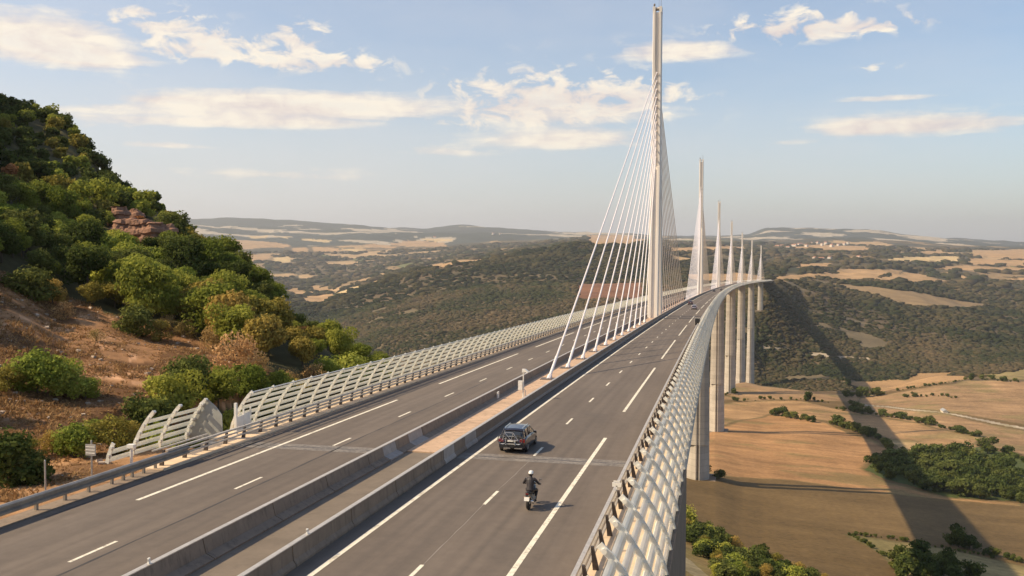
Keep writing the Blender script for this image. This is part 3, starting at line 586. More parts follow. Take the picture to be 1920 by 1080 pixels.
# ---------------------------------------------------------------- terrain height (world space, metres)
BR = 1e5/4.57132; BG = -0.03025; BK = .20298e-6          # bridge: radius, grade, vertical curve
OX, OY, OZ = 17.908, -57.456, 13.21                        # pole the survey of the land is taken from
def deck(s, d=0.0, h=0.0):
    a = s/BR
    return (BR*(1-math.cos(a))+d*math.cos(a), BR*math.sin(a)-d*math.sin(a), BG*s+BK*s*s+h)
def vnoise(x, y, seed=0):
    xi = np.floor(x); yi = np.floor(y); fx = x-xi; fy = y-yi
    fx = fx*fx*(3-2*fx); fy = fy*fy*(3-2*fy)
    def h(i, j):
        v = np.sin(i*127.1+j*311.7+seed*74.7)*43758.5453
        return v-np.floor(v)
    return (h(xi,yi)*(1-fx)+h(xi+1,yi)*fx)*(1-fy)+(h(xi,yi+1)*(1-fx)+h(xi+1,yi+1)*fx)*fy
def fbm(x, y, o=4, seed=0):
    v = 0; a = .5; n = 0
    for k in range(o):
        v = v+a*vnoise(x*2**k, y*2**k, seed+k*3); n += a; a *= .5
    return v/n
def T(x, y):
    x = np.asarray(x, float); y = np.asarray(y, float)
    dx = x-OX; dy = y-OY; rh = np.maximum(np.hypot(dx, dy), 1); az = np.arctan2(dx, dy)
    a = np.clip(az, AZS[0], AZS[-1]); i = np.clip(np.searchsorted(AZS, a)-1, 0, len(AZS)-2)
    w = (a-AZS[i])/(AZS[i+1]-AZS[i]); w = .5*w+.5*w*w*(3-2*w)
    l = np.clip(rh, RNG[0], RNG[-1]); j = np.clip(np.searchsorted(RNG, l)-1, 0, len(RNG)-2)
    q = (l-RNG[j])/(RNG[j+1]-RNG[j])
    zA = TAB[i, j]*(1-w)+TAB[i+1, j]*w; zB = TAB[i, j+1]*(1-w)+TAB[i+1, j+1]*w
    z = zA*(1-q)+zB*q
    # relief of its own: bumps on the hillside, gullies in the gorge, rolling hills far off
    k1 = np.clip((rh-60)/60, 0, 1)*np.clip((600-rh)/200, 0, 1)
    z = z+k1*(fbm(x/14, y/14, 3, 1)-.5)*2.2*np.where(az < -.30, 1, .25)
    k2 = np.clip((rh-1500)/500, 0, 1)*np.clip((9000-rh)/3000, 0, 1)
    z = z+k2*(fbm(x/330, y/330, 4, 5)-.5)*52*np.clip(rh/3000, .5, 1.3)
    k3 = np.clip((rh-8000)/4000, 0, 1)
    z = z+k3*(fbm(x/1500, y/1500, 5, 9)-.5)*260
    k4 = np.clip((rh-380)/200, 0, 1)*np.clip((1400-rh)/200, 0, 1)
    z = z+k4*(fbm(x/160, y/160, 2, 12)-.5)*5
    s = np.arctan2(y, BR-x)*BR; d = BR-np.hypot(x-BR, y); dz = BG*s+BK*s*s
    ss = np.clip((2.0-s)/3.0, 0, 1)
    out = np.where(d < 0, np.clip((-d-16.5)/10, 0, 1), np.clip((d-15.2)/.5, 0, 1)); out = out*out*(3-2*out)
    zc = (dz-.35)*(1-out)+z*out
    inn = np.clip(1-(np.abs(d)-17)/12, 0, 1); cap = dz-5.5-np.clip((s-2)/60, 0, 1)*12
    zu = np.where((s > -5) & (s < 2456) & (inn > 0), np.minimum(z, cap*inn+np.maximum(z, cap)*(1-inn)), z)
    far = np.clip((s-2440)/30, 0, 1)*np.clip(1-(np.abs(d)-18)/60, 0, 1)*(s < 3000)
    zz = np.where(s < 2, zc*ss+zu*(1-ss), zu)
    return zz*(1-far)+(dz-.4)*far
# ---------------------------------------------------------------- helpers
def tag(o, label=None, cat=None, group=None, kind=None):
    if label: o['label'] = label
    if cat: o['category'] = cat
    if group: o['group'] = group
    if kind: o['kind'] = kind
    return o
def empty(name, loc, rz=0, **k):
    o = bpy.data.objects.new(name, None); COL.objects.link(o); o.location = loc; o.rotation_euler = (0, 0, rz); o.empty_display_size = .3
    return tag(o, **k)
class MB:
    def __init__(s): s.v = []; s.f = []; s.m = []; s.uv = {}
    def add(s, vs, fs, m=0):
        b = len(s.v); s.v.extend(vs)
        for f in fs: s.f.append(tuple(i+b for i in f)); s.m.append(m)
    def box(s, c, h, m=0, rot=None):
        vs = []
        for x in (-1, 1):
            for y in (-1, 1):
                for z in (-1, 1):
                    p = Vector((x*h[0], y*h[1], z*h[2]))
                    if rot: p = rot @ p
                    vs.append((c[0]+p.x, c[1]+p.y, c[2]+p.z))
        s.add(vs, [(0,1,3,2),(4,6,7,5),(0,4,5,1),(2,3,7,6),(0,2,6,4),(1,5,7,3)], m)
    def tube(s, pts, r, n=8, m=0, cap=True):
        pts = [Vector(p) for p in pts]; rs = r if isinstance(r, (list, tuple)) else [r]*len(pts); vs = []; fs = []
        for i, p in enumerate(pts):
            t = (pts[min(i+1, len(pts)-1)]-pts[max(i-1, 0)]).normalized()
            a = Vector((0, 0, 1)) if abs(t.z) < .9 else Vector((1, 0, 0))
            u = t.cross(a).normalized(); w = t.cross(u)
            for k in range(n):
                q = p+(u*math.cos(2*math.pi*k/n)+w*math.sin(2*math.pi*k/n))*rs[i]; vs.append(tuple(q))
        for i in range(len(pts)-1):
            for k in range(n): fs.append((i*n+k, i*n+(k+1)%n, (i+1)*n+(k+1)%n, (i+1)*n+k))
        if cap: fs.append(tuple(range(n))[::-1]); fs.append(tuple((len(pts)-1)*n+k for k in range(n)))
        s.add(vs, fs, m)
    def loft(s, rings, m=0, cap=True):
        n = len(rings[0]); vs = [p for r in rings for p in r]; fs = []
        for i in range(len(rings)-1):
            for k in range(n): fs.append((i*n+k, i*n+(k+1)%n, (i+1)*n+(k+1)%n, (i+1)*n+k))
        if cap: fs.append(tuple(range(n))[::-1]); fs.append(tuple((len(rings)-1)*n+k for k in range(n)))
        s.add(vs, fs, m)
    def sweep(s, sec, ss, m=0, cap=True):                     # section (d, h) swept along the bridge
        s.loft([[deck(t, d, h) for d, h in sec] for t in ss], m, cap)
    def torus(s, c, R, r, axis='x', n=24, k=8, m=0):
        vs = []; fs = []
        for i in range(n):
            a = 2*math.pi*i/n
            for j in range(k):
                b = 2*math.pi*j/k; q = R+r*math.cos(b)
                p = (r*math.sin(b), q*math.cos(a), q*math.sin(a)) if axis == 'x' else (q*math.cos(a), r*math.sin(b), q*math.sin(a))
                vs.append((c[0]+p[0], c[1]+p[1], c[2]+p[2]))
        for i in range(n):
            for j in range(k): fs.append((i*k+j, ((i+1)%n)*k+j, ((i+1)%n)*k+(j+1)%k, i*k+(j+1)%k))
        s.add(vs, fs, m)
    def build(s, name, mats, parent=None, smooth=False, loc=None, fix=True, **k):
        me = bpy.data.meshes.new(name); me.from_pydata(s.v, [], s.f)
        for mt in (mats if isinstance(mats, (list, tuple)) else [mats]): me.materials.append(mt)
        if any(s.m): me.polygons.foreach_set('material_index', s.m)
        if fix:
            import bmesh
            bm = bmesh.new(); bm.from_mesh(me); bmesh.ops.recalc_face_normals(bm, faces=bm.faces); bm.to_mesh(me); bm.free()
        if smooth: me.polygons.foreach_set('use_smooth', [True]*len(me.polygons))
        me.update()
        o = bpy.data.objects.new(name, me); COL.objects.link(o)
        if parent: o.parent = parent
        if loc: o.location = loc
        return tag(o, **k)
def npmesh(name, V, Fq, mats, col=None, smooth=False, parent=None, **k):   # V (n,3), Fq (m,3|4) numpy
    me = bpy.data.meshes.new(name); n = Fq.shape[1]
    me.vertices.add(len(V)); me.vertices.foreach_set('co', V.astype(np.float32).ravel())
    me.loops.add(Fq.size); me.loops.foreach_set('vertex_index', Fq.astype(np.int32).ravel())
    me.polygons.add(len(Fq)); me.polygons.foreach_set('loop_start', np.arange(0, Fq.size, n, dtype=np.int32))
    try: me.polygons.foreach_set('loop_total', np.full(len(Fq), n, dtype=np.int32))
    except Exception: pass
    if smooth: me.polygons.foreach_set('use_smooth', np.ones(len(Fq), bool))
    if col is not None:
        a = me.color_attributes.new('cover', 'FLOAT_COLOR', 'POINT')
        c = np.ones((len(V), 4), np.float32); c[:, :3] = col; a.data.foreach_set('color', c.ravel())
    for mt in (mats if isinstance(mats, (list, tuple)) else [mats]): me.materials.append(mt)
    me.update(calc_edges=True); me.validate()
    o = bpy.data.objects.new(name, me); COL.objects.link(o)
    if parent: o.parent = parent
    return tag(o, **k)
def copy_tree(o, parent=None):
    c = o.copy(); COL.objects.link(c)
    if parent: c.parent = parent
    for ch in list(o.children): copy_tree(ch, c)
    return c
class NT:                                                      # small node-tree helper
    def __init__(s, name):
        s.m = bpy.data.materials.new(name); s.m.use_nodes = True; s.t = s.m.node_tree; s.b = s.t.nodes['Principled BSDF']
    def n(s, t, **k):
        x = s.t.nodes.new(t)
        for a, b in k.items(): setattr(x, a, b)
        return x
    def l(s, a, b): s.t.links.new(a, b)
    def noise(s, scale, detail=4, rough=.55, src='Object', stretch=None, out=0):
        t = s.n('ShaderNodeTexCoord'); mp = s.n('ShaderNodeMapping'); x = s.n('ShaderNodeTexNoise')
        s.l(t.outputs[src], mp.inputs[0]); s.l(mp.outputs[0], x.inputs['Vector'])
        if stretch: mp.inputs['Scale'].default_value = stretch
        x.inputs['Scale'].default_value = scale; x.inputs['Detail'].default_value = detail; x.inputs['Roughness'].default_value = rough
        return x.outputs[out]
    def ramp(s, src, stops):
        r = s.n('ShaderNodeValToRGB'); s.l(src, r.inputs[0]); e = r.color_ramp.elements
        while len(e) < len(stops): e.new(.5)
        for i, (p, c) in enumerate(stops):
            e[i].position = p; e[i].color = (*c, 1) if len(c) == 3 else c
        return r.outputs[0]
    def mix(s, f, a, b, mode='MIX'):
        x = s.n('ShaderNodeMix', data_type='RGBA', blend_type=mode)
        for i, v in ((0, f), (6, a), (7, b)):
            if isinstance(v, (int, float)): x.inputs[i].default_value = v
            elif isinstance(v, tuple): x.inputs[i].default_value = (*v, 1)
            else: s.l(v, x.inputs[i])
        return x.outputs[2]
    def bump(s, src, st=.4, dist=.05):
        x = s.n('ShaderNodeBump'); x.inputs['Strength'].default_value = st; x.inputs['Distance'].default_value = dist
        s.l(src, x.inputs['Height']); s.l(x.outputs[0], s.b.inputs['Normal'])
def plain(name, col, rough=.6, metal=0, var=.15, scale=3, bump=0, coat=0, stretch=None):
    t = NT(name); nz = t.noise(scale, 5, .6, stretch=stretch)
    d = tuple(c*(1-var) for c in col); e = tuple(min(1, c*(1+var)) for c in col)
    t.l(t.ramp(nz, [(.3, d), (.7, e)]), t.b.inputs['Base Color'])
    t.b.inputs['Roughness'].default_value = rough; t.b.inputs['Metallic'].default_value = metal
    if coat: t.b.inputs['Coat Weight'].default_value = coat
    if bump: t.bump(nz, bump, .02)
    return t.m
# ---------------------------------------------------------------- materials
def asphalt_mat():
    t = NT('asphalt')
    uv = t.n('ShaderNodeUVMap'); sp = t.n('ShaderNodeSeparateXYZ'); t.l(uv.outputs[0], sp.inputs[0])
    a = t.noise(.05, 5, .6, 'UV', (1, 6, 1)); b = t.noise(1.3, 6, .7, 'UV'); c = t.noise(.35, 4, .6, 'UV', (.05, 3.2, 1))
    col = t.ramp(a, [(.35, (.135, .106, .080)), (.65, (.176, .140, .107))])
    col = t.mix(t.ramp(c, [(.42, (0, 0, 0)), (.62, (1, 1, 1))]), col, t.mix(.2, col, (.02, .018, .016)))
    def mth(op, a, b=None):
        n = t.n('ShaderNodeMath', operation=op)
        for i, v in enumerate((a, b)):
            if v is None: continue
            if isinstance(v, (int, float)): n.inputs[i].default_value = v
            else: t.l(v, n.inputs[i])
        return n.outputs[0]
    # polished wheel paths either side of each lane centre, oil line between them
    ad = mth('ABSOLUTE', sp.outputs[1]); ln = mth('FRACT', mth('DIVIDE', mth('SUBTRACT', ad, 3.1), 3.55)); wp = mth('ABSOLUTE', mth('SUBTRACT', mth('ABSOLUTE', mth('SUBTRACT', ln, .5)), .24))
    inl = mth('MULTIPLY', mth('GREATER_THAN', ad, 3.1), mth('LESS_THAN', ad, 10.2))
    k = mth('MULTIPLY', mth('MAXIMUM', mth('SUBTRACT', 1.0, mth('MULTIPLY', wp, 8.0)), 0.0), inl)
    col = t.mix(mth('MULTIPLY', k, .30), col, (.085, .068, .054))
    oil = mth('MULTIPLY', mth('MAXIMUM', mth('SUBTRACT', 1.0, mth('MULTIPLY', mth('ABSOLUTE', mth('SUBTRACT', ln, .5)), 14.0)), 0.0), inl)
    col = t.mix(mth('MULTIPLY', mth('MULTIPLY', oil, t.noise(.25, 5, .7, 'UV', (1, 3, 1))), .5), col, (.07, .058, .048))
    st = t.noise(.12, 3, .5, 'UV', (1, 1.5, 1)); col = t.mix(t.ramp(st, [(.60, (0, 0, 0)), (.66, (.30, .30, .30))]), col, (.095, .08, .066))
    w = t.n('ShaderNodeTexWhiteNoise', noise_dimensions='1D'); t.l(mth('ADD', mth('FLOOR', mth('DIVIDE', sp.outputs[0], 37.0)), mth('MULTIPLY', mth('FLOOR', mth('DIVIDE', sp.outputs[1], 3.7)), 17.3)), w.inputs['W'])
    col = t.mix(.10, col, t.ramp(w.outputs[0], [(0, (.08, .065, .05)), (1, (.22, .18, .14))]))
    sc = t.n('ShaderNodeMix', data_type='RGBA', blend_type='MULTIPLY'); sc.inputs[0].default_value = .35
    t.l(col, sc.inputs[6]); t.l(t.ramp(b, [(.3, (.6, .6, .6)), (.7, (1.2, 1.2, 1.2))]), sc.inputs[7])
    t.l(sc.outputs[2], t.b.inputs['Base Color']); t.b.inputs['Roughness'].default_value = .82
    t.bump(t.noise(40, 3, .7, 'UV'), .25, .01)
    return t.m
def paint_mat():
    t = NT('road_paint'); nz = t.noise(2.5, 6, .75)
    t.l(t.ramp(nz, [(.33, (.30, .26, .20)), (.47, (.76, .70, .55)), (.8, (.86, .82, .70))]), t.b.inputs['Base Color']); t.b.inputs['Roughness'].default_value = .6
    return t.m
def conc(name, c, scale=.6, stain=.35, bands=None):
    t = NT(name); a = t.noise(scale, 7, .65); b = t.noise(scale*.9, 6, .7, stretch=(3, 3, .25))
    col = t.ramp(a, [(.3, tuple(x*.8 for x in c)), (.7, tuple(min(1, x*1.12) for x in c))])
    col = t.mix(t.ramp(b, [(.52, (0, 0, 0)), (.72, (stain,)*3)]), col, tuple(x*.38 for x in c))
    if bands:                                                  # pour joints every few metres of height
        tc = t.n('ShaderNodeTexCoord'); s = t.n('ShaderNodeSeparateXYZ'); t.l(tc.outputs['Object'], s.inputs[0])
        m = t.n('ShaderNodeMath', operation='DIVIDE'); t.l(s.outputs[2], m.inputs[0]); m.inputs[1].default_value = bands
        f = t.n('ShaderNodeMath', operation='FRACT'); t.l(m.outputs[0], f.inputs[0])
        g = t.n('ShaderNodeMath', operation='LESS_THAN'); t.l(f.outputs[0], g.inputs[0]); g.inputs[1].default_value = .06
        h = t.n('ShaderNodeMath', operation='MULTIPLY'); t.l(g.outputs[0], h.inputs[0]); h.inputs[1].default_value = .45
        fl = t.n('ShaderNodeMath', operation='FLOOR'); t.l(m.outputs[0], fl.inputs[0])
        wnz = t.n('ShaderNodeTexWhiteNoise', noise_dimensions='1D'); t.l(fl.outputs[0], wnz.inputs['W'])
        col = t.mix(.22, col, t.ramp(wnz.outputs[0], [(0, tuple(x*.6 for x in c)), (1, tuple(min(1, x*1.3) for x in c))]))
        col = t.mix(h.outputs[0], col, tuple(x*.4 for x in c))
    t.l(col, t.b.inputs['Base Color']); t.b.inputs['Roughness'].default_value = .85; t.bump(a, .3, .03)
    return t.m
def leaf_mat(name, c1, c2, tr=.3):
    t = NT(name)
    at = t.n('ShaderNodeAttribute', attribute_name='cover'); oi = t.n('ShaderNodeObjectInfo')
    base = t.ramp(at.outputs['Fac'], [(0, c1), (1, c2)])
    hs = t.n('ShaderNodeHueSaturation'); t.l(base, hs.inputs['Color'])
    mr = t.n('ShaderNodeMapRange'); t.l(oi.outputs['Random'], mr.inputs[0]); mr.inputs[3].default_value = .70; mr.inputs[4].default_value = 1.3; t.l(mr.outputs[0], hs.inputs['Value'])
    mh = t.n('ShaderNodeMapRange'); t.l(oi.outputs['Random'], mh.inputs[0]); mh.inputs[3].default_value = .515; mh.inputs[4].default_value = .475; t.l(mh.outputs[0], hs.inputs['Hue'])
    d = t.n('ShaderNodeBsdfDiffuse'); tl = t.n('ShaderNodeBsdfTranslucent'); mx = t.n('ShaderNodeMixShader'); mx.inputs[0].default_value = tr
    t.l(hs.outputs[0], d.inputs[0]); t.l(hs.outputs[0], tl.inputs[0]); t.l(d.outputs[0], mx.inputs[1]); t.l(tl.outputs[0], mx.inputs[2])
    t.l(mx.outputs[0], t.t.nodes['Material Output'].inputs[0])
    return t.m
def ground_mat():
    t = NT('ground_cover')
    at = t.n('ShaderNodeAttribute', attribute_name='cover')
    a = t.noise(.011, 9, .68, stretch=(1, 1, .3)); b = t.noise(.35, 8, .75); c = t.noise(.03, 6, .6, stretch=(.35, 1.5, .3))
    col = t.mix(.75, at.outputs[0], t.mix(1, at.outputs[0], t.ramp(a, [(.3, (.62, .62, .62)), (.7, (1.35, 1.32, 1.3))]), 'MULTIPLY'))
    col = t.mix(.7, col, t.mix(1, col, t.ramp(b, [(.3, (.55, .55, .55)), (.7, (1.4, 1.38, 1.35))]), 'MULTIPLY'))
    col = t.mix(.5, col, t.mix(1, col, t.ramp(c, [(.35, (.75, .75, .75)), (.65, (1.2, 1.2, 1.2))]), 'MULTIPLY'))
    t.l(col, t.b.inputs['Base Color']); t.b.inputs['Roughness'].default_value = .95; t.b.inputs['Specular IOR Level'].default_value = .15
    t.bump(b, .8, .35)
    return t.m
M = {}
M['asphalt'] = asphalt_mat(); M['paint'] = paint_mat()
M['pier'] = conc('pier_concrete', (.47, .42, .35), .12, .3, bands=4.0)
M['deck'] = plain('deck_steel', (.55, .51, .44), .6, 0, .1, .3)
M['slab'] = conc('median_slab', (.56, .385, .25), .5, .85)
M['slab_near'] = conc('median_concrete', (.185, .148, .108), .6, .3)
M['walk'] = conc('walkway_slab', (.72, .55, .37), .8, .3)
M['barrier'] = conc('barrier_concrete', (.25, .19, .135), 1.2, .75)
M['barrier_pale'] = conc('barrier_pale_concrete', (.38, .34, .30), 1.2, .35)
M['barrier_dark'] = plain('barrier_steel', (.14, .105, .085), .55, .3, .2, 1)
M['mast'] = plain('mast_paint', (.76, .70, .62), .45, 0, .07, .15, stretch=(4, 4, .3))
M['stay'] = plain('stay_sheath', (.80, .74, .72), .4, 0, .05, 2)
M['anchor'] = plain('anchor_steel', (.16, .13, .11), .6, .2, .3, 3)
M['screen_post'] = plain('screen_post_paint', (.74, .72, .64), .4, .05, .12, 4)
M['rail'] = plain('rail_galvanised', (.58, .53, .46), .42, .45, .15, 4)
M['rail_dark'] = plain('rail_post_dark', (.075, .06, .055), .6, .2, .25, 4)
M['beam'] = plain('guard_beam_steel', (.32, .29, .25), .45, .5, .2, 2)
def slat_mat():
    t = NT('slat_acrylic'); nz = t.noise(.8, 5, .6); col = t.ramp(nz, [(.3, (.66, .68, .63)), (.7, (.82, .83, .78))])
    t.l(col, t.b.inputs['Base Color']); t.b.inputs['Roughness'].default_value = .22
    tl = t.n('ShaderNodeBsdfTranslucent'); t.l(col, tl.inputs[0]); tp = t.n('ShaderNodeBsdfTransparent')
    m1 = t.n('ShaderNodeMixShader'); m1.inputs[0].default_value = .3; m2 = t.n('ShaderNodeMixShader'); m2.inputs[0].default_value = .36
    t.l(t.b.outputs[0], m1.inputs[1]); t.l(tl.outputs[0], m1.inputs[2]); t.l(m1.outputs[0], m2.inputs[1]); t.l(tp.outputs[0], m2.inputs[2])
    t.l(m2.outputs[0], t.t.nodes['Material Output'].inputs[0]); return t.m
M['slat'] = slat_mat()
M['ground'] = ground_mat()
M['bark'] = plain('bark', (.11, .085, .06), .9, 0, .3, 4)
M['white'] = plain('white_paint', (.78, .76, .70), .4, 0, .06, 3)
M['black'] = plain('black_plastic', (.02, .02, .022), .5, 0, .2, 5)
M['rubber'] = plain('tyre_rubber', (.025, .023, .022), .85, 0, .2, 6)
M['grey'] = plain('grey_metal', (.42, .41, .38), .45, .3, .1, 4)
M['chrome'] = plain('chrome', (.75, .74, .72), .18, 1, .05, 4)
M['red_lamp'] = plain('red_lamp', (.17, .014, .014), .25, 0, .1, 4, coat=.5)
M['tile'] = plain('roof_tile', (.36, .17, .10), .8, 0, .2, 1)
M['wall'] = plain('render_wall', (.62, .55, .45), .85, 0, .1, 1)
def car_paint(name, c):
    m = plain(name, c, .28, .35, .04, 2, coat=.8); return m
def glass(name, c=(.03, .035, .04)):
    return plain(name, c, .08, 0, .05, 2, coat=.6)
M['glass'] = glass('car_glass')
LEAF = {
 'green': leaf_mat('leaf_green', (.15, .185, .033), (.33, .36, .07), .42),
 'bright': leaf_mat('leaf_bright', (.20, .25, .04), (.42, .44, .09)),
 'olive': leaf_mat('leaf_olive', (.22, .19, .04), (.44, .35, .09)),
 'dark': leaf_mat('leaf_dark', (.07, .09, .025), (.16, .185, .05)),
 'field': leaf_mat('leaf_field', (.065, .092, .026), (.155, .185, .055), .35),
 'straw': leaf_mat('leaf_straw', (.30, .20, .075), (.58, .42, .18), .35),
 'brown': leaf_mat('leaf_brown', (.22, .11, .04), (.46, .25, .09)),
}
# ---------------------------------------------------------------- roads, slabs, markings
def srange(a, b, near=4.0, far=24.0, split=400):
    out = []; t = a
    while t < b: out.append(t); t += near if t < split else far
    out.append(b); return out
def sheet(name, mat, d0, d1, h, ss, kind='structure', nd=1, uvs=True, parent=None, **k):
    V = []; F = []; U = []
    for t in ss:
        for j in range(nd+1):
            d = d0+(d1-d0)*j/nd; V.append(deck(t, d, h)); U.append((t, d))
    n = nd+1
    for i in range(len(ss)-1):
        for j in range(nd): F.append((i*n+j, i*n+j+1, (i+1)*n+j+1, (i+1)*n+j))
    me = bpy.data.meshes.new(name); me.from_pydata(V, [], F); me.materials.append(mat)
    uv = me.uv_layers.new(name='UVMap')
    for lp in me.loops: uv.data[lp.index].uv = U[lp.vertex_index]
    o = bpy.data.objects.new(name, me); COL.objects.link(o)
    if parent: o.parent = parent
    return tag(o, kind=kind, **k)
S0, S1 = -150.0, 2460.0
sheet('right_road', M['asphalt'], 1.9, 13.02, 0, srange(S0, 2900))
sheet('left_road', M['asphalt'], -13.02, -1.9, 0, srange(S0, 2900))
sheet('central_reserve', M['slab_near'], -1.9, 1.9, .03, srange(S0, -.5))
m = MB(); m.sweep([(-1.46, .0), (-1.46, .10), (1.40, .10), (1.40, .0)], srange(-.5, S1)); m.build('median_slab', M['slab'], kind='structure')
# painted lines
def stripes(name, d, w, segs, h=.008):
    V = []; F = []
    for a, b in segs:
        n = max(1, int((b-a)/6)); base = len(V)
        for i in range(n+1):
            t = a+(b-a)*i/n; V += [deck(t, d-w/2, h), deck(t, d+w/2, h)]
        for i in range(n): F.append((base+2*i, base+2*i+1, base+2*i+3, base+2*i+2))
    me = bpy.data.meshes.new(name); me.from_pydata(V, [], F); me.materials.append(M['paint']); o = bpy.data.objects.new(name, me); COL.objects.link(o); return tag(o, kind='structure')
stripes('lane_line', 6.66, .17, [(-12.54+13*k, -9.54+13*k) for k in range(-9, 190)])
stripes('lane_line', -6.88, .17, [(-25.56+13*k, -22.56+13*k) for k in range(-8, 190)])
stripes('shoulder_line', 10.28, .24, [(-30.8+52*k, 8.2+52*k) for k in range(-2, 48)])
stripes('shoulder_line', -10.34, .24, [(-16+52*k, 23+52*k) for k in range(-2, 48)])
stripes('edge_line', 2.95, .24, [(S0, 2460)]); stripes('edge_line', -2.95, .24, [(S0, 2460)])
# thin sealed cracks along the lanes, skid marks
def crack(d, a, b, w=.035, seed=0, mat=None, h=.004):
    rg = random.Random(seed); V = []; F = []; n = int((b-a)/1.2); off = 0
    for i in range(n+1):
        off = off*.8+rg.uniform(-.03, .03); t = a+(b-a)*i/n; ww = w*rg.uniform(.4, 1.2); V += [deck(t, d+off-ww, h), deck(t, d+off+ww, h)]
    for i in range(n): F.append((2*i, 2*i+1, 2*i+3, 2*i+2))
    me = bpy.data.meshes.new('sealed_crack'); me.from_pydata(V, [], F); me.materials.append(mat); o = bpy.data.objects.new('sealed_crack', me); COL.objects.link(o); tag(o, kind='structure')
seal = plain('crack_seal', (.27, .23, .19), .7, 0, .2, 3); dark = plain('old_tar', (.055, .048, .042), .7, 0, .2, 3)
crack(6.66, -30, -1.5, .022, 1, seal); crack(-6.2, -60, 40, .07, 2, dark); crack(-11.6, -6, 60, .10, 3, dark); crack(-12.4, -20, 90, .12, 4, dark); crack(-11.0, -2, 35, .05, 6, dark)
# expansion joint across both carriageways
def joint():
    t = NT('joint_patch'); a = t.noise(.9, 6, .75, stretch=(1, 4, 1)); b = t.noise(5, 5, .7)
    c = t.ramp(a, [(.40, (.10, .088, .078)), (.52, (.17, .145, .12)), (.66, (.34, .30, .24))])
    t.l(t.mix(.3, c, t.ramp(b, [(.4, (.08, .07, .06)), (.6, (.40, .36, .30))])), t.b.inputs['Base Color']); t.b.inputs['Roughness'].default_value = .7
    for d0, d1 in ((2.02, 12.9), (-12.9, -2.02)):
        sheet('expansion_joint', t.m, d0, d1, .004, [-1.5, -1.0, -.5, 0, .35], nd=24, kind='structure')
        sheet('joint_gap', M['black'], d0, d1, .007, [-.62, -.50], nd=6, kind='structure')
joint()
# kerb walkways
m = MB(); m.sweep([(13.02, -.05), (13.02, .14), (16.0, .10), (16.0, -.05)], srange(S0, S1)); m.build('right_walkway', M['walk'], kind='structure')
m = MB(); m.sweep([(-13.02, -.05), (-13.02, .12), (-16.0, .10), (-16.0, -.05)], srange(.2, S1)); m.sweep([(-13.02, -.05), (-13.02, .12), (-14.4, .10), (-14.4, -.05)], srange(-9.5, .2)); m.build('left_walkway', M['walk'], kind='structure')
m = MB(); m.sweep([(-13.02, -.05), (-13.02, .06), (-13.9, .06), (-13.9, -.05)], srange(S0, -9.5)); m.build('left_kerb', M['barrier'], kind='structure')
# abutment
ab = MB(); ab.sweep([(-14.35, -.07), (16.2, -.07), (16.2, -16), (-14.35, -16)], srange(S0, -.9))
ab.build('abutment', M['barrier'], label='concrete abutment carrying the road up to the expansion joint', category=None) if False else tag(ab.build('abutment', M['barrier']), 'concrete abutment carrying the road up to the expansion joint', 'abutment')

# ---------------------------------------------------------------- viaduct: deck, piers, masts, stays
via = empty('viaduct', deck(0, 0, -4), label='long multi-span cable-stayed motorway viaduct curving away on tall tapering concrete piers', cat='bridge')
def under(o):                                                 # keep world-space mesh under the viaduct's empty
    o.parent = via; o.matrix_parent_inverse = Matrix.Translation(via.location).inverted(); return o
m = MB(); m.sweep([(-16, -.07), (16, -.07), (16.1, -.75), (12.6, -1.35), (3.4, -4.2), (-3.4, -4.2), (-12.6, -1.35), (-16.1, -.75)], srange(-.5, S1, 8, 20))
under(m.build('deck', M['deck']))
HS = [77.56, 111.94, 136.42, 144.21, 221.05, 244.96, 94.5]
def frame_at(s):
    a = s/BR; c, t = math.cos(a), math.sin(a); P = deck(s)
    return lambda x, y, z: (P[0]+x*c+y*t, P[1]-x*t+y*c, P[2]+z)
def psec(W, D, g):
    """plan of a pier shaft: two faceted lobes either side of a recessed spine, front and back"""
    W *= .5; D *= .5
    h = [(-W, -D*.28), (-W*.62, -D*.72), (-g*2.2, -D), (-g*1.2, -D), (-g*.9, -D*.78), (g*.9, -D*.78), (g*1.2, -D), (g*2.2, -D), (W*.62, -D*.72), (W, -D*.28)]
    return h+[(-x, -y) for x, y in h]
def csec(W, D, g, back=1):
    return psec(W, D, g)
for k in range(7):
    s = 204+342*k; L = frame_at(s); H = HS[k]; split = min(90, H)
    root = empty('pier', L(0, 0, -4.2-H)); under(root)
    def ch(o): o.parent = root; o.matrix_parent_inverse = root.matrix_world.inverted() if False else Matrix.Translation(root.location).inverted(); return o
    wt_ = 10.6; wb = wt_+H*.030
    def W(z): return wt_+(wb-wt_)*min(1, max(0, (-z-4.2)/H))
    for sg in (-1, 1):
        m = MB(); rings = []
        for i in range(9):
            q = i/8; z = -4.25-split*q; yc = sg*(7.4-(1.9)*q); D = 4.2+2.6*q
            rings.append([L(x, yc+y, z) for x, y in psec(W(z), D, .62)])
        m.loft(rings); ch(m.build('column', M['pier']))
    if H > 90:
        m = MB(); rings = []
        for i in range(7):
            q = i/6; z = -94.2-(H-90+6)*q; rings.append([L(x, y, z) for x, y in psec(W(z)+.01, 17.2+3*q, .62)])
        m.loft(rings); ch(m.build('shaft', M['pier']))
    m = MB(); g = float(T(np.array([L(0,0,0)[0]]),np.array([L(0,0,0)[1]]))[0]); zz = g-L(0, 0, 0)[2]
    m.loft([[L(x, y, zz+h) for x, y in [(-11, -12), (11, -12), (11, 12), (-11, 12)]] for h in (-6, .5)]); ch(m.build('footing', M['barrier']))
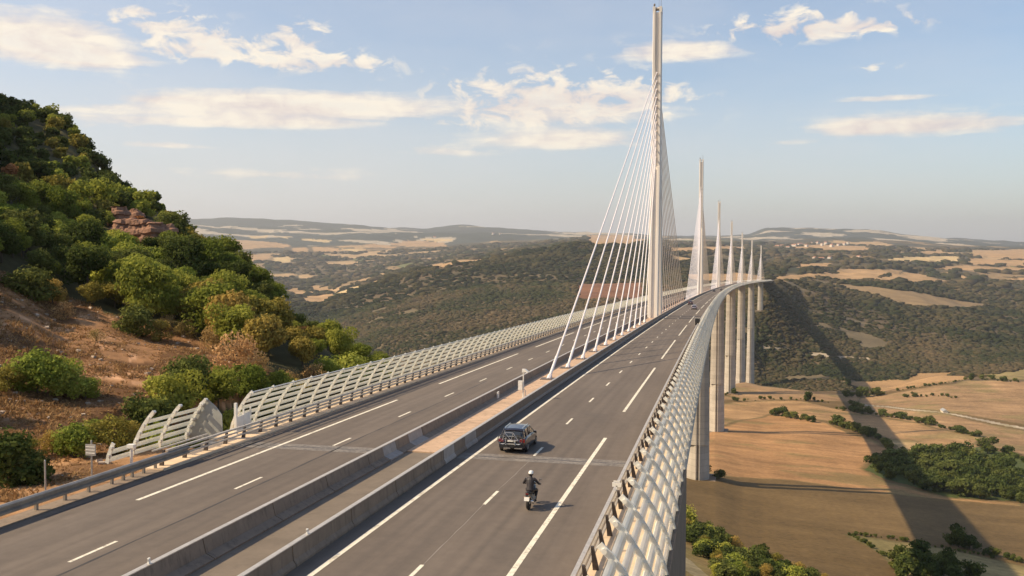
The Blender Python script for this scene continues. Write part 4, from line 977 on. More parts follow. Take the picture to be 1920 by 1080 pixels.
# masts
def msec(W, D, r=.5, w=.52):
    W *= .5; D *= .5
    return [(-W, -D+.25), (-W+.18, -D), (-w-.02, -D), (-w, -D+r), (w, -D+r), (w+.02, -D), (W-.18, -D), (W, -D+.25), (W, D-.25), (W-.18, D), (w+.02, D), (w, D-r), (-w, D-r), (-w-.02, D), (-W+.18, D), (-W, D-.25)]
nstay = 0; rest = MB()
MT = 84.3
for k in range(7):
    s = 204+342*k; L = frame_at(s); root = empty('mast', L(0, 0, 0)); under(root)
    def ch(o, root=root): o.parent = root; o.matrix_parent_inverse = Matrix.Translation(root.location).inverted(); return o
    for sg in (-1, 1):
        m = MB(); m.loft([[L(x, sg*(7.2-5.6*q)+y, .05+41*q) for x, y in msec(2.75-.1*q, 2.9+.1*q)] for q in [i/6 for i in range(7)]]); ch(m.build('leg', M['mast']))
    m = MB(); m.loft([[L(x, y, 37+(MT-38.5)*q) for x, y in msec(2.55-.15*q, 5.9-2.5*min(1, q*1.6))] for q in [i/8 for i in range(9)]]); ch(m.build('column', M['mast']))
    m = MB()                                                  # open head between the two flanges
    for sx in (-1, 1):
        m.loft([[L(sx*.88+x*.36, y*1.6, z) for x, y in [(-1, -1), (1, -1), (1, 1), (-1, 1)]] for z in (MT-1.55, MT)])
    m.loft([[L(x*.5, y*1.3, z) for x, y in [(-1, -1), (1, -1), (1, 1), (-1, 1)]] for z in (MT-.55, MT-.2)]); ch(m.build('head', M['mast']))
    m = MB(); m.tube([L(-.9, 0, MT), L(-.9, 0, MT+.7)], .18, 8); m.tube([L(-.9, 0, MT+.7), L(-.9, 0, MT+1.1)], [.3, .2], 8); m.tube([L(.9, 0, MT), L(.9, 0, MT+2.6)], .05, 6); m.tube([L(.3, .5, MT-.2), L(.3, .5, MT+3.0)], .035, 6)
    ch(m.build('beacon', M['anchor']))
    for sg in (-1, 1):
        for i in range(11):
            off = 161.2-12.72*i; ss = s+sg*off; zt = MT-17.8-2.2*i
            P = Vector(deck(ss, 0, .12)); wy = 1.75+.25*max(0, (50-zt)/10)
            Q = Vector(L(0, sg*wy, zt)); dr = (Q-P).normalized()
            nstay += 1; m = MB() if nstay <= 100 else rest; r = .120 if k == 0 else .135
            m.tube([P, P+dr*5.2], .165, 10 if k == 0 else 6, 0); m.tube([P+dr*5.2, P+dr*5.6], [.165, r], 8, 0, False); m.tube([P+dr*5.6, Q], r, 8 if k == 0 else 5, 0)
            if k < 2:
                m.box(deck(ss, 0, .14), (.85, .75, .05), 1); m.tube([P-dr*.2, P+dr*.7], .27, 8, 0)
                # socket plates on the mast face
                Lp = L(0, sg*(wy+.05), zt-.3); m.box(Lp, (.24, .30, .16), 0, Matrix.Rotation(-s/BR, 3, 'Z') @ Matrix.Rotation(sg*.9, 3, 'X'))
            if m is not rest: under(m.build('stay', [M['stay'], M['anchor']]))
under(rest.build('stay', [M['stay'], M['anchor']], kind='stuff'))
# far abutment
m = MB(); m.sweep([(-17, -.1), (17, -.1), (17, -14), (-17, -14)], [S1+.2, S1+30]); tag(m.build('far_abutment', M['pier']), 'pale concrete abutment at the far end of the viaduct', 'abutment')

# ---------------------------------------------------------------- wind screens
PROF = [(16.02, .02), (15.88, .55), (15.66, 1.08), (15.36, 1.62), (15.02, 2.14), (14.64, 2.62), (14.30, 2.95)]
def prof(q):
    q = q*(len(PROF)-1); i = min(int(q), len(PROF)-2); f = q-i; return (PROF[i][0]*(1-f)+PROF[i+1][0]*f, PROF[i][1]*(1-f)+PROF[i+1][1]*f)
def screen_post(m, sg, s, lod=0, off=0, top=1.0):
    L = frame_at(s); n = 6 if lod == 0 else 3; pts = [prof(top*i/n) for i in range(n+1)]
    for i in range(n):
        (d0, h0), (d1, h1) = pts[i], pts[i+1]; t = Vector((d1-d0, h1-h0)).normalized(); nn = Vector((t.y, -t.x))   # outward normal
        a, b = .16, .08
        w0 = [(d0+nn.x*a, h0+nn.y*a), (d0-nn.x*b, h0-nn.y*b)]; w1 = [(d1+nn.x*a, h1+nn.y*a), (d1-nn.x*b, h1-nn.y*b)]
        hw = .034
        vs = [L(sg*(x+off), y, z) for (x, z) in w0 for y in (-hw, hw)]+[L(sg*(x+off), y, z) for (x, z) in w1 for y in (-hw, hw)]
        m.add(vs, [(0, 1, 5, 4), (2, 6, 7, 3), (0, 4, 6, 2), (1, 3, 7, 5), (0, 2, 3, 1), (4, 5, 7, 6)])
    if lod == 0:                                              # slat brackets, small hooked discs
        for r in range(6):
            if (r+.5)/6 > top: continue
            d, h = prof((r+.9)/6*.93)
            m.tube([L(sg*(d+off+.02), -.13, h+.02), L(sg*(d+off+.02), .13, h+.02)], .10, 8)
def slat_bay(m, sg, r, s0, s1, off=0, fit=.93):
    L0, L1 = frame_at(s0), frame_at(s1); q0, q1 = (r+.10)/6*fit, (r+.74)/6*fit; (a0, b0), (a1, b1) = prof(q0), prof(q1)
    t = Vector((a1-a0, b1-b0)); nn = Vector((t.y, -t.x)).normalized(); P = []; n = 4
    for i in range(n+1):
        f = i/n; bl = .085*math.sin(math.pi*f)+.03*(1-f)-.03; P.append((a0+t.x*f+nn.x*(bl+.02), b0+t.y*f+nn.y*(bl+.02)))
    Pb = [(x-nn.x*.03, z-nn.y*.03) for x, z in P][::-1]; ring = P+Pb
    m.loft([[L0(sg*(x+off), 0, z) for x, z in ring], [L1(sg*(x+off), 0, z) for x, z in ring]])
BAY = 3.35
def wind_screen(sg, sa, sb, label, n_parts=100, off=0, name='wind_screen'):
    L = frame_at(sa); root = empty(name, L(sg*16, 0, 0), label=label, cat='wind screen')
    def ch(o): o.parent = root; o.matrix_parent_inverse = Matrix.Translation(root.location).inverted(); return o
    ss = []; t = sa
    while t < sb: ss.append(t); t += BAY
    vis = [t for t in ss if t > -45][:n_parts-1] if len(ss) > n_parts else ss; visset = set(vis); rst = MB()
    for t in ss:
        if t in visset: m = MB(); screen_post(m, sg, t, 0, off); ch(m.build('post', M['screen_post']))
        else: screen_post(rst, sg, t, 0 if t < 500 else 1, off)
    if rst.v: ch(rst.build('post', M['screen_post'], kind='stuff'))
    for r in range(6):
        m = MB()
        for a, b in zip(ss[:-1], ss[1:]): slat_bay(m, sg, r, a+.07, b-.07, off, .86 if sg > 0 else .95)
        ch(m.build('slat', M['slat']))
    if sg < 0: m = MB(); d, h = prof(.985); m.tube([deck(t, sg*(d+off), h) for t in ss], .05, 6); ch(m.build('top_rail', M['screen_post']))
    m = MB(); m.tube([deck(t, sg*(15.3+off), .25) for t in ss], .04, 5); ch(m.build('bottom_rail', M['screen_post']))
    return root
wind_screen(1, -61.8, S1-20, 'pale slatted wind screen running along the right edge of the viaduct')
wind_screen(-1, 3.6, S1-20, 'pale slatted wind screen running along the left edge of the viaduct')
# short separate screen at the abutment with its end plate
def end_screen():
    root = empty('end_screen', deck(-3, -16.5, 0), label='short separate slatted screen with a grey end plate before the left wind screen', cat='wind screen')
    def ch(o): o.parent = root; o.matrix_parent_inverse = Matrix.Translation(root.location).inverted(); return o
    off = 1.35
    for t in (-6.1, -3.2, -.1):
        m = MB(); screen_post(m, -1, t, 0, off, .93); ch(m.build('post', M['screen_post']))
    for r in range(6):
        m = MB()
        if r < 5: slat_bay(m, -1, r, -6.0, -3.3, off); slat_bay(m, -1, r, -3.1, -.2, off)
        if r < 2: slat_bay(m, -1, r, -8.4, -6.2, off)
        if m.v: ch(m.build('slat', M['slat']))
    m = MB(); screen_post(m, -1, -8.5, 0, off, .38); ch(m.build('post', M['screen_post']))
    L = frame_at(.05); m = MB(); pl = [prof(.93*i/6) for i in range(7)]; poly = [(-(x+off), z) for x, z in pl]+[(-15.2, 2.35), (-14.75, 1.8), (-14.7, .5), (-15.6, .1)]
    m.loft([[L(x, y, z) for x, z in poly] for y in (0, .04)]); ch(m.build('end_plate', plain('end_plate_grey', (.36, .37, .34), .5, .1, .12, 1.5)))
    for i in range(5):
        d, h = prof((i+.45)/6); m = MB(); m.tube([L(-(d+off-.05), .05, h+.15), L(-(d+off-.05), -.22, h+.15)], .14, 10); ch(m.build('slat_end', M['white']))
end_screen()
m = MB(); L = frame_at(2.2); m.box(L(-14.9, 0, 1.15), (.09, .09, 1.15)); m.box(L(-14.9, .6, .75), (.03, .5, .55)); m.box(L(-14.9, 1.6, .75), (.03, .42, .62)); m.box(L(-14.9, 1.1, .9), (.05, .05, .8)); m.box(L(-14.9, 2.1, .9), (.05, .05, .8))
tag(m.build('access_gate', M['white']), 'white posted access gate between the two left wind screens', 'gate')

# ---------------------------------------------------------------- parapets and barriers
def parapet(sg, sa, sb, label, dbase=13.5, step=2.42, ramp=False):
    root = empty('parapet', deck(sa, sg*dbase, .1), label=label, cat='guard rail')
    def ch(o): o.parent = root; o.matrix_parent_inverse = Matrix.Translation(root.location).inverted(); return o
    rst = MB(); n = 0; t = sa
    while t < sb:
        vis = t > -32 and n < 99; m = MB() if vis else rst; n += vis
        if t < 700 or int(t/step) % 2 == 0:
            L = frame_at(t)
            for (x0, x1, z0, z1, w0, w1) in ((dbase+.06, dbase, .10, .45, .16, .13), (dbase, dbase-.12, .45, 1.04, .13, .07)):
                vs = [L(sg*x, y, z) for (x, z, w) in ((x0-w0, z0, 0), (x0+w0*.5, z0, 0), (x1-w1, z1, 0), (x1+w1*.5, z1, 0)) for y in (-.07, .07)]
                m.add(vs, [(0, 1, 3, 2), (4, 6, 7, 5), (0, 4, 5, 1), (2, 3, 7, 6), (0, 2, 6, 4), (1, 5, 7, 3)])
        if vis: ch(m.build('post', M['rail_dark']))
        t += step
    ch(rst.build('post', M['rail_dark'], kind='stuff')) if rst.v else None
    for (d, h, w, v) in ((dbase-.32, 1.0, .085, .055), (dbase-.26, .72, .05, .045), (dbase-.20, .46, .05, .045)):
        m = MB(); ss = srange(sa, sb, 3, 16)
        m.loft([[deck(t, sg*x, z-(.75 if ramp and t < sa+.1 and h > .9 else 0)) for x, z in ((d-w, h-v), (d+w, h-v), (d+w, h+v), (d-w, h+v))] for t in ss])
        ch(m.build('rail', M['rail']))
    return root
parapet(1, -80, S1, 'steel parapet with pale top rail along the right side of the road', dbase=13.42)
parapet(-1, -8.6, S1, 'steel parapet with dark posts in front of the left wind screen', dbase=13.72, ramp=False)
def w_beam():
    root = empty('guard_beam', deck(-20, -13.3, 0), label='long grey corrugated guard beam on short posts beside the left verge', cat='guard rail')
    def ch(o): o.parent = root; o.matrix_parent_inverse = Matrix.Translation(root.location).inverted(); return o
    m = MB(); ss = [S0]+[-140+2.0*i for i in range(67)]+[-6.4]
    ss = [t for t in ss if t <= -6.4]
    sec = [(-13.34, .92), (-13.24, .86), (-13.24, .78), (-13.36, .71), (-13.36, .64), (-13.24, .57), (-13.24, .48), (-13.34, .42), (-13.44, .42), (-13.44, .92)]
    m.sweep(sec, ss); ch(m.build('beam', M['beam']))
    for t in [-29.5, -26.0, -22.6, -19.08, -17.07, -15.28, -13.38, -12.39, -11.59, -10.53, -9.4]+[-33-3.5*i for i in range(12)]:
        m = MB(); L = frame_at(t); m.box(L(-13.62, 0, .3), (.06, .075, .55)); m.box(L(-13.5, 0, .66), (.09, .05, .12)); ch(m.build('post', M['beam']))
    m = MB(); m.sweep([(-14.12, .98), (-14.0, .98), (-14.0, 1.06), (-14.12, 1.06)], [-9, -6, -3]); ch(m.build('upper_rail', M['rail']))
w_beam()
def barrier(sg, label):
    """median safety barrier: pale precast pieces near the joint, long dark steel-faced run beyond it"""
    root = empty('median_barrier', deck(-10, sg*1.8, 0), label=label, cat='barrier')
    def ch(o): o.parent = root; o.matrix_parent_inverse = Matrix.Translation(root.location).inverted(); return o
    if sg > 0: sec = [(1.34, 0), (2.02, 0), (2.02, .10), (1.90, .28), (1.86, .84), (1.68, .86), (1.60, .28), (1.34, .10)]
    else: sec = [(-1.46, 0), (-2.46, 0), (-2.46, .10), (-2.26, .28), (-2.18, .84), (-1.98, .86), (-1.84, .28), (-1.46, .10)]
    grow = lambda e: [(x+(e if abs(x) > 1.75 else -e)*sg, z+e*.5) for x, z in sec]
    rg = random.Random(3)
    t = S0
    while t < -3.5: b = min(t+6, -3.5); m = MB(); m.sweep(sec, [t, (t+b)/2, b-.07]); ch(m.build('concrete_unit', M['barrier'])); t += 6
    for a, b, mt in ((-3.5, -1.2, 'barrier_pale'), (-1.15, 1.3, 'barrier'), (1.35, 4.2, 'barrier_pale')):
        m = MB(); m.sweep(grow(.03), [a, (a+b)/2, b]); ch(m.build('joint_cover', M[mt]))
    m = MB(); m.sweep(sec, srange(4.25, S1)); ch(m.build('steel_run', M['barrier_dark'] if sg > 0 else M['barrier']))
    c = (1.70, 1.86) if sg > 0 else (-2.16, -2.0)
    m = MB(); m.sweep([(c[0]-.03, .862), (c[1]+.03, .862), (c[1]+.03, .90), (c[0]-.03, .90)], srange(S0, S1)); ch(m.build('top_cap', M['rail']))
    return root
barrier(1, 'median barrier on the right side of the reserve beside the car lanes')
LEFTBAR = barrier(-1, 'median barrier on the left side of the reserve with pale cover plates')
# cracks and seams in the median slab
for t in (5.2, 7.0, 11.6, 22.5, 30.4, 38): 
    m = MB(); rg = random.Random(int(t*10)); pts = []; 
    for i in range(7): pts.append(deck(t+rg.uniform(-.25, .25)+(i*.5 if int(t) % 2 else 0), -1.35+i*.42, .104))
    V = []; F = []
    for i, p in enumerate(pts): V += [(p[0], p[1]-.035, p[2]), (p[0]+.02, p[1]+.035, p[2])]
    for i in range(6): F.append((2*i, 2*i+2, 2*i+3, 2*i+1))
    mm = MB(); mm.add(V, F); mm.build('slab_crack', M['anchor'], fix=False, kind='structure')
# ---------------------------------------------------------------- terrain mesh with its land cover
CC = dict(olive=(.160,.108,.048), tan=(.34,.195,.088), tan2=(.36,.225,.108), tan3=(.31,.20,.105), pale=(.50,.34,.17), brownf=(.22,.14,.07),  # olive lower field darkened in colour for cloud shade, softening the deck shadow
          oliveg=(.24,.19,.085), green=(.075,.095,.03), scrub=(.22,.165,.075), path=(.40,.34,.25), dry=(.34,.185,.088), verge=(.38,.22,.11), rock=(.22,.15,.10),
          brown=(.13,.10,.055), bright=(.10,.13,.035), tanp=(.40,.26,.13), yel=(.54,.40,.20), scrubt=(.27,.19,.10), redf=(.20,.10,.058), darkf=(.045,.035,.025),
          wood=(.095,.085,.038))
def inpoly(px, py, poly):
    c = np.zeros(px.shape, bool); n = len(poly); j = n-1
    for i in range(n):
        x1, y1 = poly[i]; x2, y2 = poly[j]; j = i
        if y1 == y2: continue
        c ^= ((y1 > py) != (y2 > py)) & (px < (x2-x1)*(py-y1)/(y2-y1)+x1)
    return c
def cover_base(x, y):
    """land cover away from the mapped fields"""
    rh = np.hypot(x-OX, y-OY); az = np.arctan2(x-OX, y-OY); n = len(x)
    col = np.zeros((n, 3)); col[:] = CC['wood']
    def put(m, c): col[m] = c
    near = rh < 1400
    right = near & (az > -.02)
    put(right & (rh > 240), CC['olive'])
    s = np.arctan2(y, BR-x)*BR; d = BR-np.hypot(x-BR, y)
    put((s < 20) & (d > -21) & (d < 14), CC['verge'])
    # gorge woods with scrubby brown patches, albedo lowered to stand in for cloud shade
    g = (rh > 1400) & (rh < 4300)
    n1 = fbm(x/260, y/260, 4, 21); n2 = fbm(x/90, y/90, 3, 25)
    f = np.clip((n1-.50)*7, 0, 1)[:, None]
    col = np.where(g[:, None], np.array((.042, .046, .025))*(1-f)+np.array((.125, .092, .052))*f, col)
    put(g & (n2 > .73) & (n1 > .52), (.15, .12, .07))
    # plateau: a patchwork of jittered fields between woods
    p = rh > 4000
    cx, cy = x/210.0, y/330.0
    best = np.full(n, 9e9); hid = np.zeros(n); ix = np.floor(cx); iy = np.floor(cy)
    for di in (-1, 0, 1):
        for dj in (-1, 0, 1):
            a, b = ix+di, iy+dj
            h1 = np.modf(np.abs(np.sin(a*12.9898+b*78.233)*43758.5453))[0]; h2 = np.modf(np.abs(np.sin(a*39.346+b*11.135)*24634.6345))[0]
            dd = (a+h1-cx)**2+(b+h2-cy)**2; m = dd < best; best = np.where(m, dd, best); hid = np.where(m, h1*7.3+h2*3.1, hid)
    hid = np.modf(hid)[0]; big = fbm(x/1500, y/1500, 4, 31)
    field = (hid < np.clip((big-.38)*2.8, .05, .5)) & (fbm(x/170, y/170, 3, 35) < .62)
    wood = np.array((.060, .058, .034))*(1-f)+np.array((.13, .10, .055))*f
    fc = np.where((hid*97 % 1 < .6)[:, None], np.array((.42, .29, .15)), np.array((.27, .19, .10)))
    fc = np.where((hid*57 % 1 < .25)[:, None], np.array((.13, .14, .06)), fc)
    pc = np.where(field[:, None], fc, wood)
    col = np.where(p[:, None], pc, col)
    far = rh > 10500
    pf = fbm(x/700, y/500, 4, 41)
    col = np.where((far & (pf > .61))[:, None], np.array((.42, .36, .26)), col)
    col = np.where((far & (pf <= .61))[:, None], np.array((.05, .06, .045)), col)
    return col
MARGIN = ('tan', 'tan2', 'tan3', 'oliveg')
def cover(x, y):
    col = cover_base(x, y)
    wob = 1.0
    rh = np.hypot(x-OX, y-OY); amp = np.clip(rh*.004, .6, 16); sc = np.clip(rh*.03, 5, 160)
    wx = x+(vnoise(x/30+7, y/30, 51)-.5)*2*amp; wy = y+(vnoise(x/30, y/30+5, 52)-.5)*2*amp
    for cl, poly in COVER:
        P = np.array(poly, float); lo = P.min(0)-20; hi = P.max(0)+20
        m = (wx > lo[0]) & (wx < hi[0]) & (wy > lo[1]) & (wy < hi[1])
        if not m.any(): continue
        k = np.where(m)[0]; k = k[inpoly(wx[k], wy[k], P)]
        col[k] = CC[cl]
        if cl in MARGIN and len(k):                            # grass margins along the field edges
            e = np.full(len(k), 9e9)
            for a, b in zip(P, np.roll(P, -1, 0)):
                ab = b-a; L2 = max((ab**2).sum(), 1e-6); tt = np.clip(((wx[k]-a[0])*ab[0]+(wy[k]-a[1])*ab[1])/L2, 0, 1)
                e = np.minimum(e, np.hypot(wx[k]-a[0]-tt*ab[0], wy[k]-a[1]-tt*ab[1]))
            q = np.clip(1-e/(2.2+3.5*vnoise(x[k]/18, y[k]/18, 77)), 0, 1)[:, None]**.7
            col[k] = col[k]*(1-q*.85)+np.array((.125, .105, .045))*q*.85
    # field surfaces: faint bands left by the harvest, weedy patches, gullies with grass
    near = (rh > 240) & (rh < 1450)
    b = (fbm(x/55, y/14, 4, 61)-.5)*.5+(fbm(x/10, y/60, 3, 64)-.5)*.22
    lum = col.sum(1) > .33
    wv = x*.28+y*.96+(fbm(x/120, y/120, 2, 68)-.5)*90; b = b+.07*np.sin(wv*.75)+.05*np.sin(wv*.21+1)+np.where(fbm(x/160+9, wv/6, 2, 69) > .66, .12, 0)
    col = np.where((near & lum)[:, None], col*(1+b)[:, None], col)
    w = np.clip((fbm(x/45, y/30, 4, 66)-.56)*8, 0, 1)*.55
    col = np.where((near & lum)[:, None], col*(1-w[:, None])+np.array((.17, .15, .06))*w[:, None], col)
    # dry hillside: grass tufts, bare red earth, pale stones
    hill = (rh < 260) & (col[:, 0] > .25) & (np.arctan2(x-OX, y-OY) < -.3)
    e = fbm(x/2.2, y/2.2, 4, 71); q = fbm(x/9, y/9, 3, 74)
    hc = col*(.55+.9*e)[:, None]; hc = np.where((q > .56)[:, None], hc*np.array((.52, .50, .48)), hc); hc = np.where((e > .70)[:, None], hc*1.3+.05, hc)
    col = np.where(hill[:, None], hc, col)
    return np.clip(col, .01, .9)
def build_ground():
    a0, a1 = _yaw+math.atan((-160-960)/1765), _yaw+math.atan((2060-960)/1765)
    fine = np.linspace(a0, a1, 960); rest = np.linspace(a1, a0+2*math.pi, 70)[1:-1]
    az = np.concatenate([fine, rest]); rr = np.concatenate([[.5, 3, 7, 12, 18], np.exp(np.linspace(math.log(24), math.log(240), 190)), np.exp(np.linspace(math.log(240), math.log(1400), 440))[1:]])
    rr = np.concatenate([rr, np.exp(np.linspace(math.log(1400), math.log(6000), 330))[1:], np.exp(np.linspace(math.log(6000), math.log(30000), 200))[1:]])
    A, Rr = np.meshgrid(az, rr); x = OX+Rr*np.sin(A); y = OY+Rr*np.cos(A); z = T(x, y)
    V = np.stack([x.ravel(), y.ravel(), z.ravel()], 1)
    col = cover(V[:, 0], V[:, 1])
    na, nr = len(az), len(rr); i = np.arange(nr-1)[:, None]*na; j = np.arange(na)[None, :]; j2 = (j+1) % na
    F = np.stack([i+j, i+j2, i+na+j2, i+na+j], -1).reshape(-1, 4)[:, ::-1]
    o = npmesh('ground', V, F, M['ground'], col, smooth=True, kind='structure')
    return o
ground = build_ground()
def gz(x, y): return float(T(np.array([x]), np.array([y]))[0])

# ---------------------------------------------------------------- trees
def leaf_cloud(rng, n, H, R, size, lo=.22, lumps=9, flat=1.0):
    """leaf tufts spread over several lobes of a crown; returns (verts, quads, shade value)"""
    lob = []
    for k in range(lumps):
        a = rng.uniform(0, 2*math.pi); q = rng.uniform(.15, .75)*R; h = H*rng.uniform(lo+.15, .86)
        lob.append((q*math.cos(a), q*math.sin(a), h, R*rng.uniform(.38, .62), rng.uniform(.0, 1)))
    lob.append((0, 0, H*.72, R*.62, .5))
    L = np.array(lob); pick = rng.integers(0, len(L), n)
    u = rng.normal(size=(n, 3)); u /= np.linalg.norm(u, axis=1)[:, None]
    rad = L[pick, 3]*(rng.uniform(.35, 1, n)**.45)*(1+.25*np.sin(u[:, 0]*5+pick)*np.cos(u[:, 2]*6+pick*2))
    P = L[pick, :3]+u*rad[:, None]*np.array([1, 1, .78*flat])
    P[:, 2] = np.maximum(P[:, 2], H*lo*rng.uniform(.6, 1.3, n))
    nrm = u+rng.normal(size=(n, 3))*.55; nrm /= np.linalg.norm(nrm, axis=1)[:, None]
    t = np.cross(nrm, rng.normal(size=(n, 3))); t /= np.linalg.norm(t, axis=1)[:, None]; b = np.cross(nrm, t)
    s = size*rng.uniform(.55, 1.35, n)[:, None]
    V = np.stack([P-t*s-b*s*.55, P+t*s-b*s*.5, P+t*s*.8+b*s*.6, P-t*s*.7+b*s*.55], 1).reshape(-1, 3)
    F = np.arange(n*4).reshape(-1, 4)
    c = np.clip(.5*L[pick, 4]+rng.uniform(0, .5, n), 0, 1)
    return V, F, np.repeat(c, 4)
def trunk_mb(rng, H, R, r0, lean=.3):
    m = MB(); x = y = 0; pts = [(0, 0, -.5)]
    for k in range(1, 6):
        x += rng.uniform(-lean, lean)*.5; y += rng.uniform(-lean, lean)*.5; pts.append((x, y, H*.78*k/5))
    m.tube(pts, [r0*1.2, r0, r0*.85, r0*.65, r0*.45, r0*.2], 7)
    for k in range(7):
        i = rng.integers(2, 5); p = Vector(pts[i]); a = rng.uniform(0, 2*math.pi); q = R*rng.uniform(.5, .8)
        e = p+Vector((q*math.cos(a), q*math.sin(a), H*rng.uniform(.12, .3))); mid = p.lerp(e, .5)+Vector((0, 0, -.1*H*.2))
        m.tube([p, mid, e], [r0*.4, r0*.25, r0*.08], 5)
    return m
def make_tree(name, seed, H, R, n, size, mat, lo=.22, lumps=9, r0=None, cat='tree', **k):
    rng = np.random.default_rng(seed)
    root = empty(name, (0, 0, 0), cat=cat, **k)
    trunk_mb(rng, H, R, r0 or H*.022).build('trunk', M['bark'], root, smooth=True)
    V, F, c = leaf_cloud(rng, n, H, R, size, lo, lumps)
    npmesh('crown', V, F, LEAF[mat], np.repeat(c[:, None], 3, 1), parent=root)
    return root
def put_tree(proto, used, x, y, sc, label, group, name=None, sz=None):
    o = proto if proto.name not in used else copy_tree(proto)
    used.add(o.name)
    o.location = (x, y, gz(x, y)-.15*sc); o.scale = (sc, sc, (sz or sc)); o.rotation_euler = (0, 0, random.uniform(0, 6.28))
    o['label'] = label
    if group: o['group'] = group
    elif 'group' in o: del o['group']
    return o
used = set()
HILL = {}
for i, (mt, H, R, n) in enumerate([('green', 7.5, 3.6, 5200), ('green', 8.5, 3.9, 5600), ('olive', 6.8, 3.4, 5000), ('dark', 7.6, 3.3, 4800), ('bright', 5.6, 3.0, 4200), ('brown', 4.6, 2.6, 3200), ('green', 6.0, 3.2, 4600)]):
    HILL[i] = (mt, make_tree('broadleaf_tree', 40+i, H, R, n, .19, mt, lo=.12, lumps=13), H)
TXT = {'green': 'mid green broadleaf tree in the dense wood covering the left hillside', 'olive': 'olive yellow-green broadleaf tree in the dense wood on the left hillside',
       'dark': 'dark evergreen oak in the dense wood on the left hillside', 'bright': 'pale yellow-green young tree in the wood on the left hillside', 'brown': 'russet browned tree in the wood on the left hillside'}
az_ = lambda x, y: math.atan2(x-OX, y-OY)
def hillside():
    rng = np.random.default_rng(7); pts = []
    dry = [np.array(p, float) for c, p in COVER if c in ('dry', 'verge')]
    rock = [np.array(p, float) for c, p in COVER if c == 'rock']
    cell = {}
    for k in range(26000):
        az = rng.uniform(-.86, -.28); rh = math.exp(rng.uniform(math.log(72), math.log(400)))
        x = OX+rh*math.sin(az); y = OY+rh*math.cos(az)
        s = math.atan2(y, BR-x)*BR; d = BR-math.hypot(x-BR, y)
        if d > -21: continue
        if any(inpoly(np.array([x]), np.array([y]), P)[0] for P in dry): continue
        inr = any(inpoly(np.array([x]), np.array([y]), P)[0] for P in rock)
        if inr and rng.random() < .72: continue
        sp = 3.1+rh*.0055
        if s < 2 and d > -26: continue
        key = (int(x//sp), int(y//sp)); bad = False
        for a in (-1, 0, 1):
            for b in (-1, 0, 1):
                for (px, py) in cell.get((key[0]+a, key[1]+b), []):
                    if (px-x)**2+(py-y)**2 < sp*sp: bad = True
        if bad: continue
        cell.setdefault(key, []).append((x, y)); pts.append((rh, x, y, inr))
    pts.sort()
    q = fbm(np.array([p[1] for p in pts])/22, np.array([p[2] for p in pts])/22, 3, 81)
    rest = []
    for i, (rh, x, y, inr) in enumerate(pts):
        v = q[i]+rng.uniform(-.12, .12)
        k = 5 if (inr or v > .72) else 2 if v > .60 else 4 if v < .34 and rng.random() < .6 else 3 if v < .42 or rh > 240 and rng.random() < .5 else int(rng.choice([0, 1, 6]))
        if rh > 215 and rng.random() < .35: k = 3
        mt, proto, H = HILL[k]
        sc = rng.uniform(.50, .92)*(1 if rh > 95 else .8)*(1 if az_(x, y) < -.46 else .62)*(.55 if inr else 1)*(1.0 if rh < 200 else .72)
        if i < 290: put_tree(proto, used, x, y, sc, TXT[mt], 'trees of the left hillside wood', sz=sc*rng.uniform(.85, 1.15))
        else: rest.append((x, y, sc, k, H))
    print('hillside trees', len(pts))
    # the remaining trees up to the crest, one mass per leaf colour
    for mt in ('green', 'olive', 'dark', 'bright', 'brown'):
        Vs = []; Fs = []; Cs = []; b = 0
        for (x, y, sc, k, H) in rest:
            if HILL[k][0] != mt: continue
            V, F, c = leaf_cloud(rng, 760, H*sc, H*sc*.52, .30, .04, 9); V = V+np.array([x, y, gz(x, y)-.2])
            Vs.append(V); Fs.append(F+b); b += len(V); Cs.append(c)
        if Vs:
            c = np.concatenate(Cs); npmesh('hillside_wood', np.vstack(Vs), np.vstack(Fs), LEAF[mt], np.repeat(c[:, None], 3, 1), kind='stuff', cat='wood',
                label={'green': 'mid green canopy of the wood up to the left hillside crest', 'olive': 'olive canopy of the wood up to the left hillside crest', 'dark': 'dark evergreen canopy along the crest of the left hillside', 'bright': 'pale yellow-green canopy in the wood below the left crest', 'brown': 'russet canopy in the wood below the left crest'}[mt])
hillside()
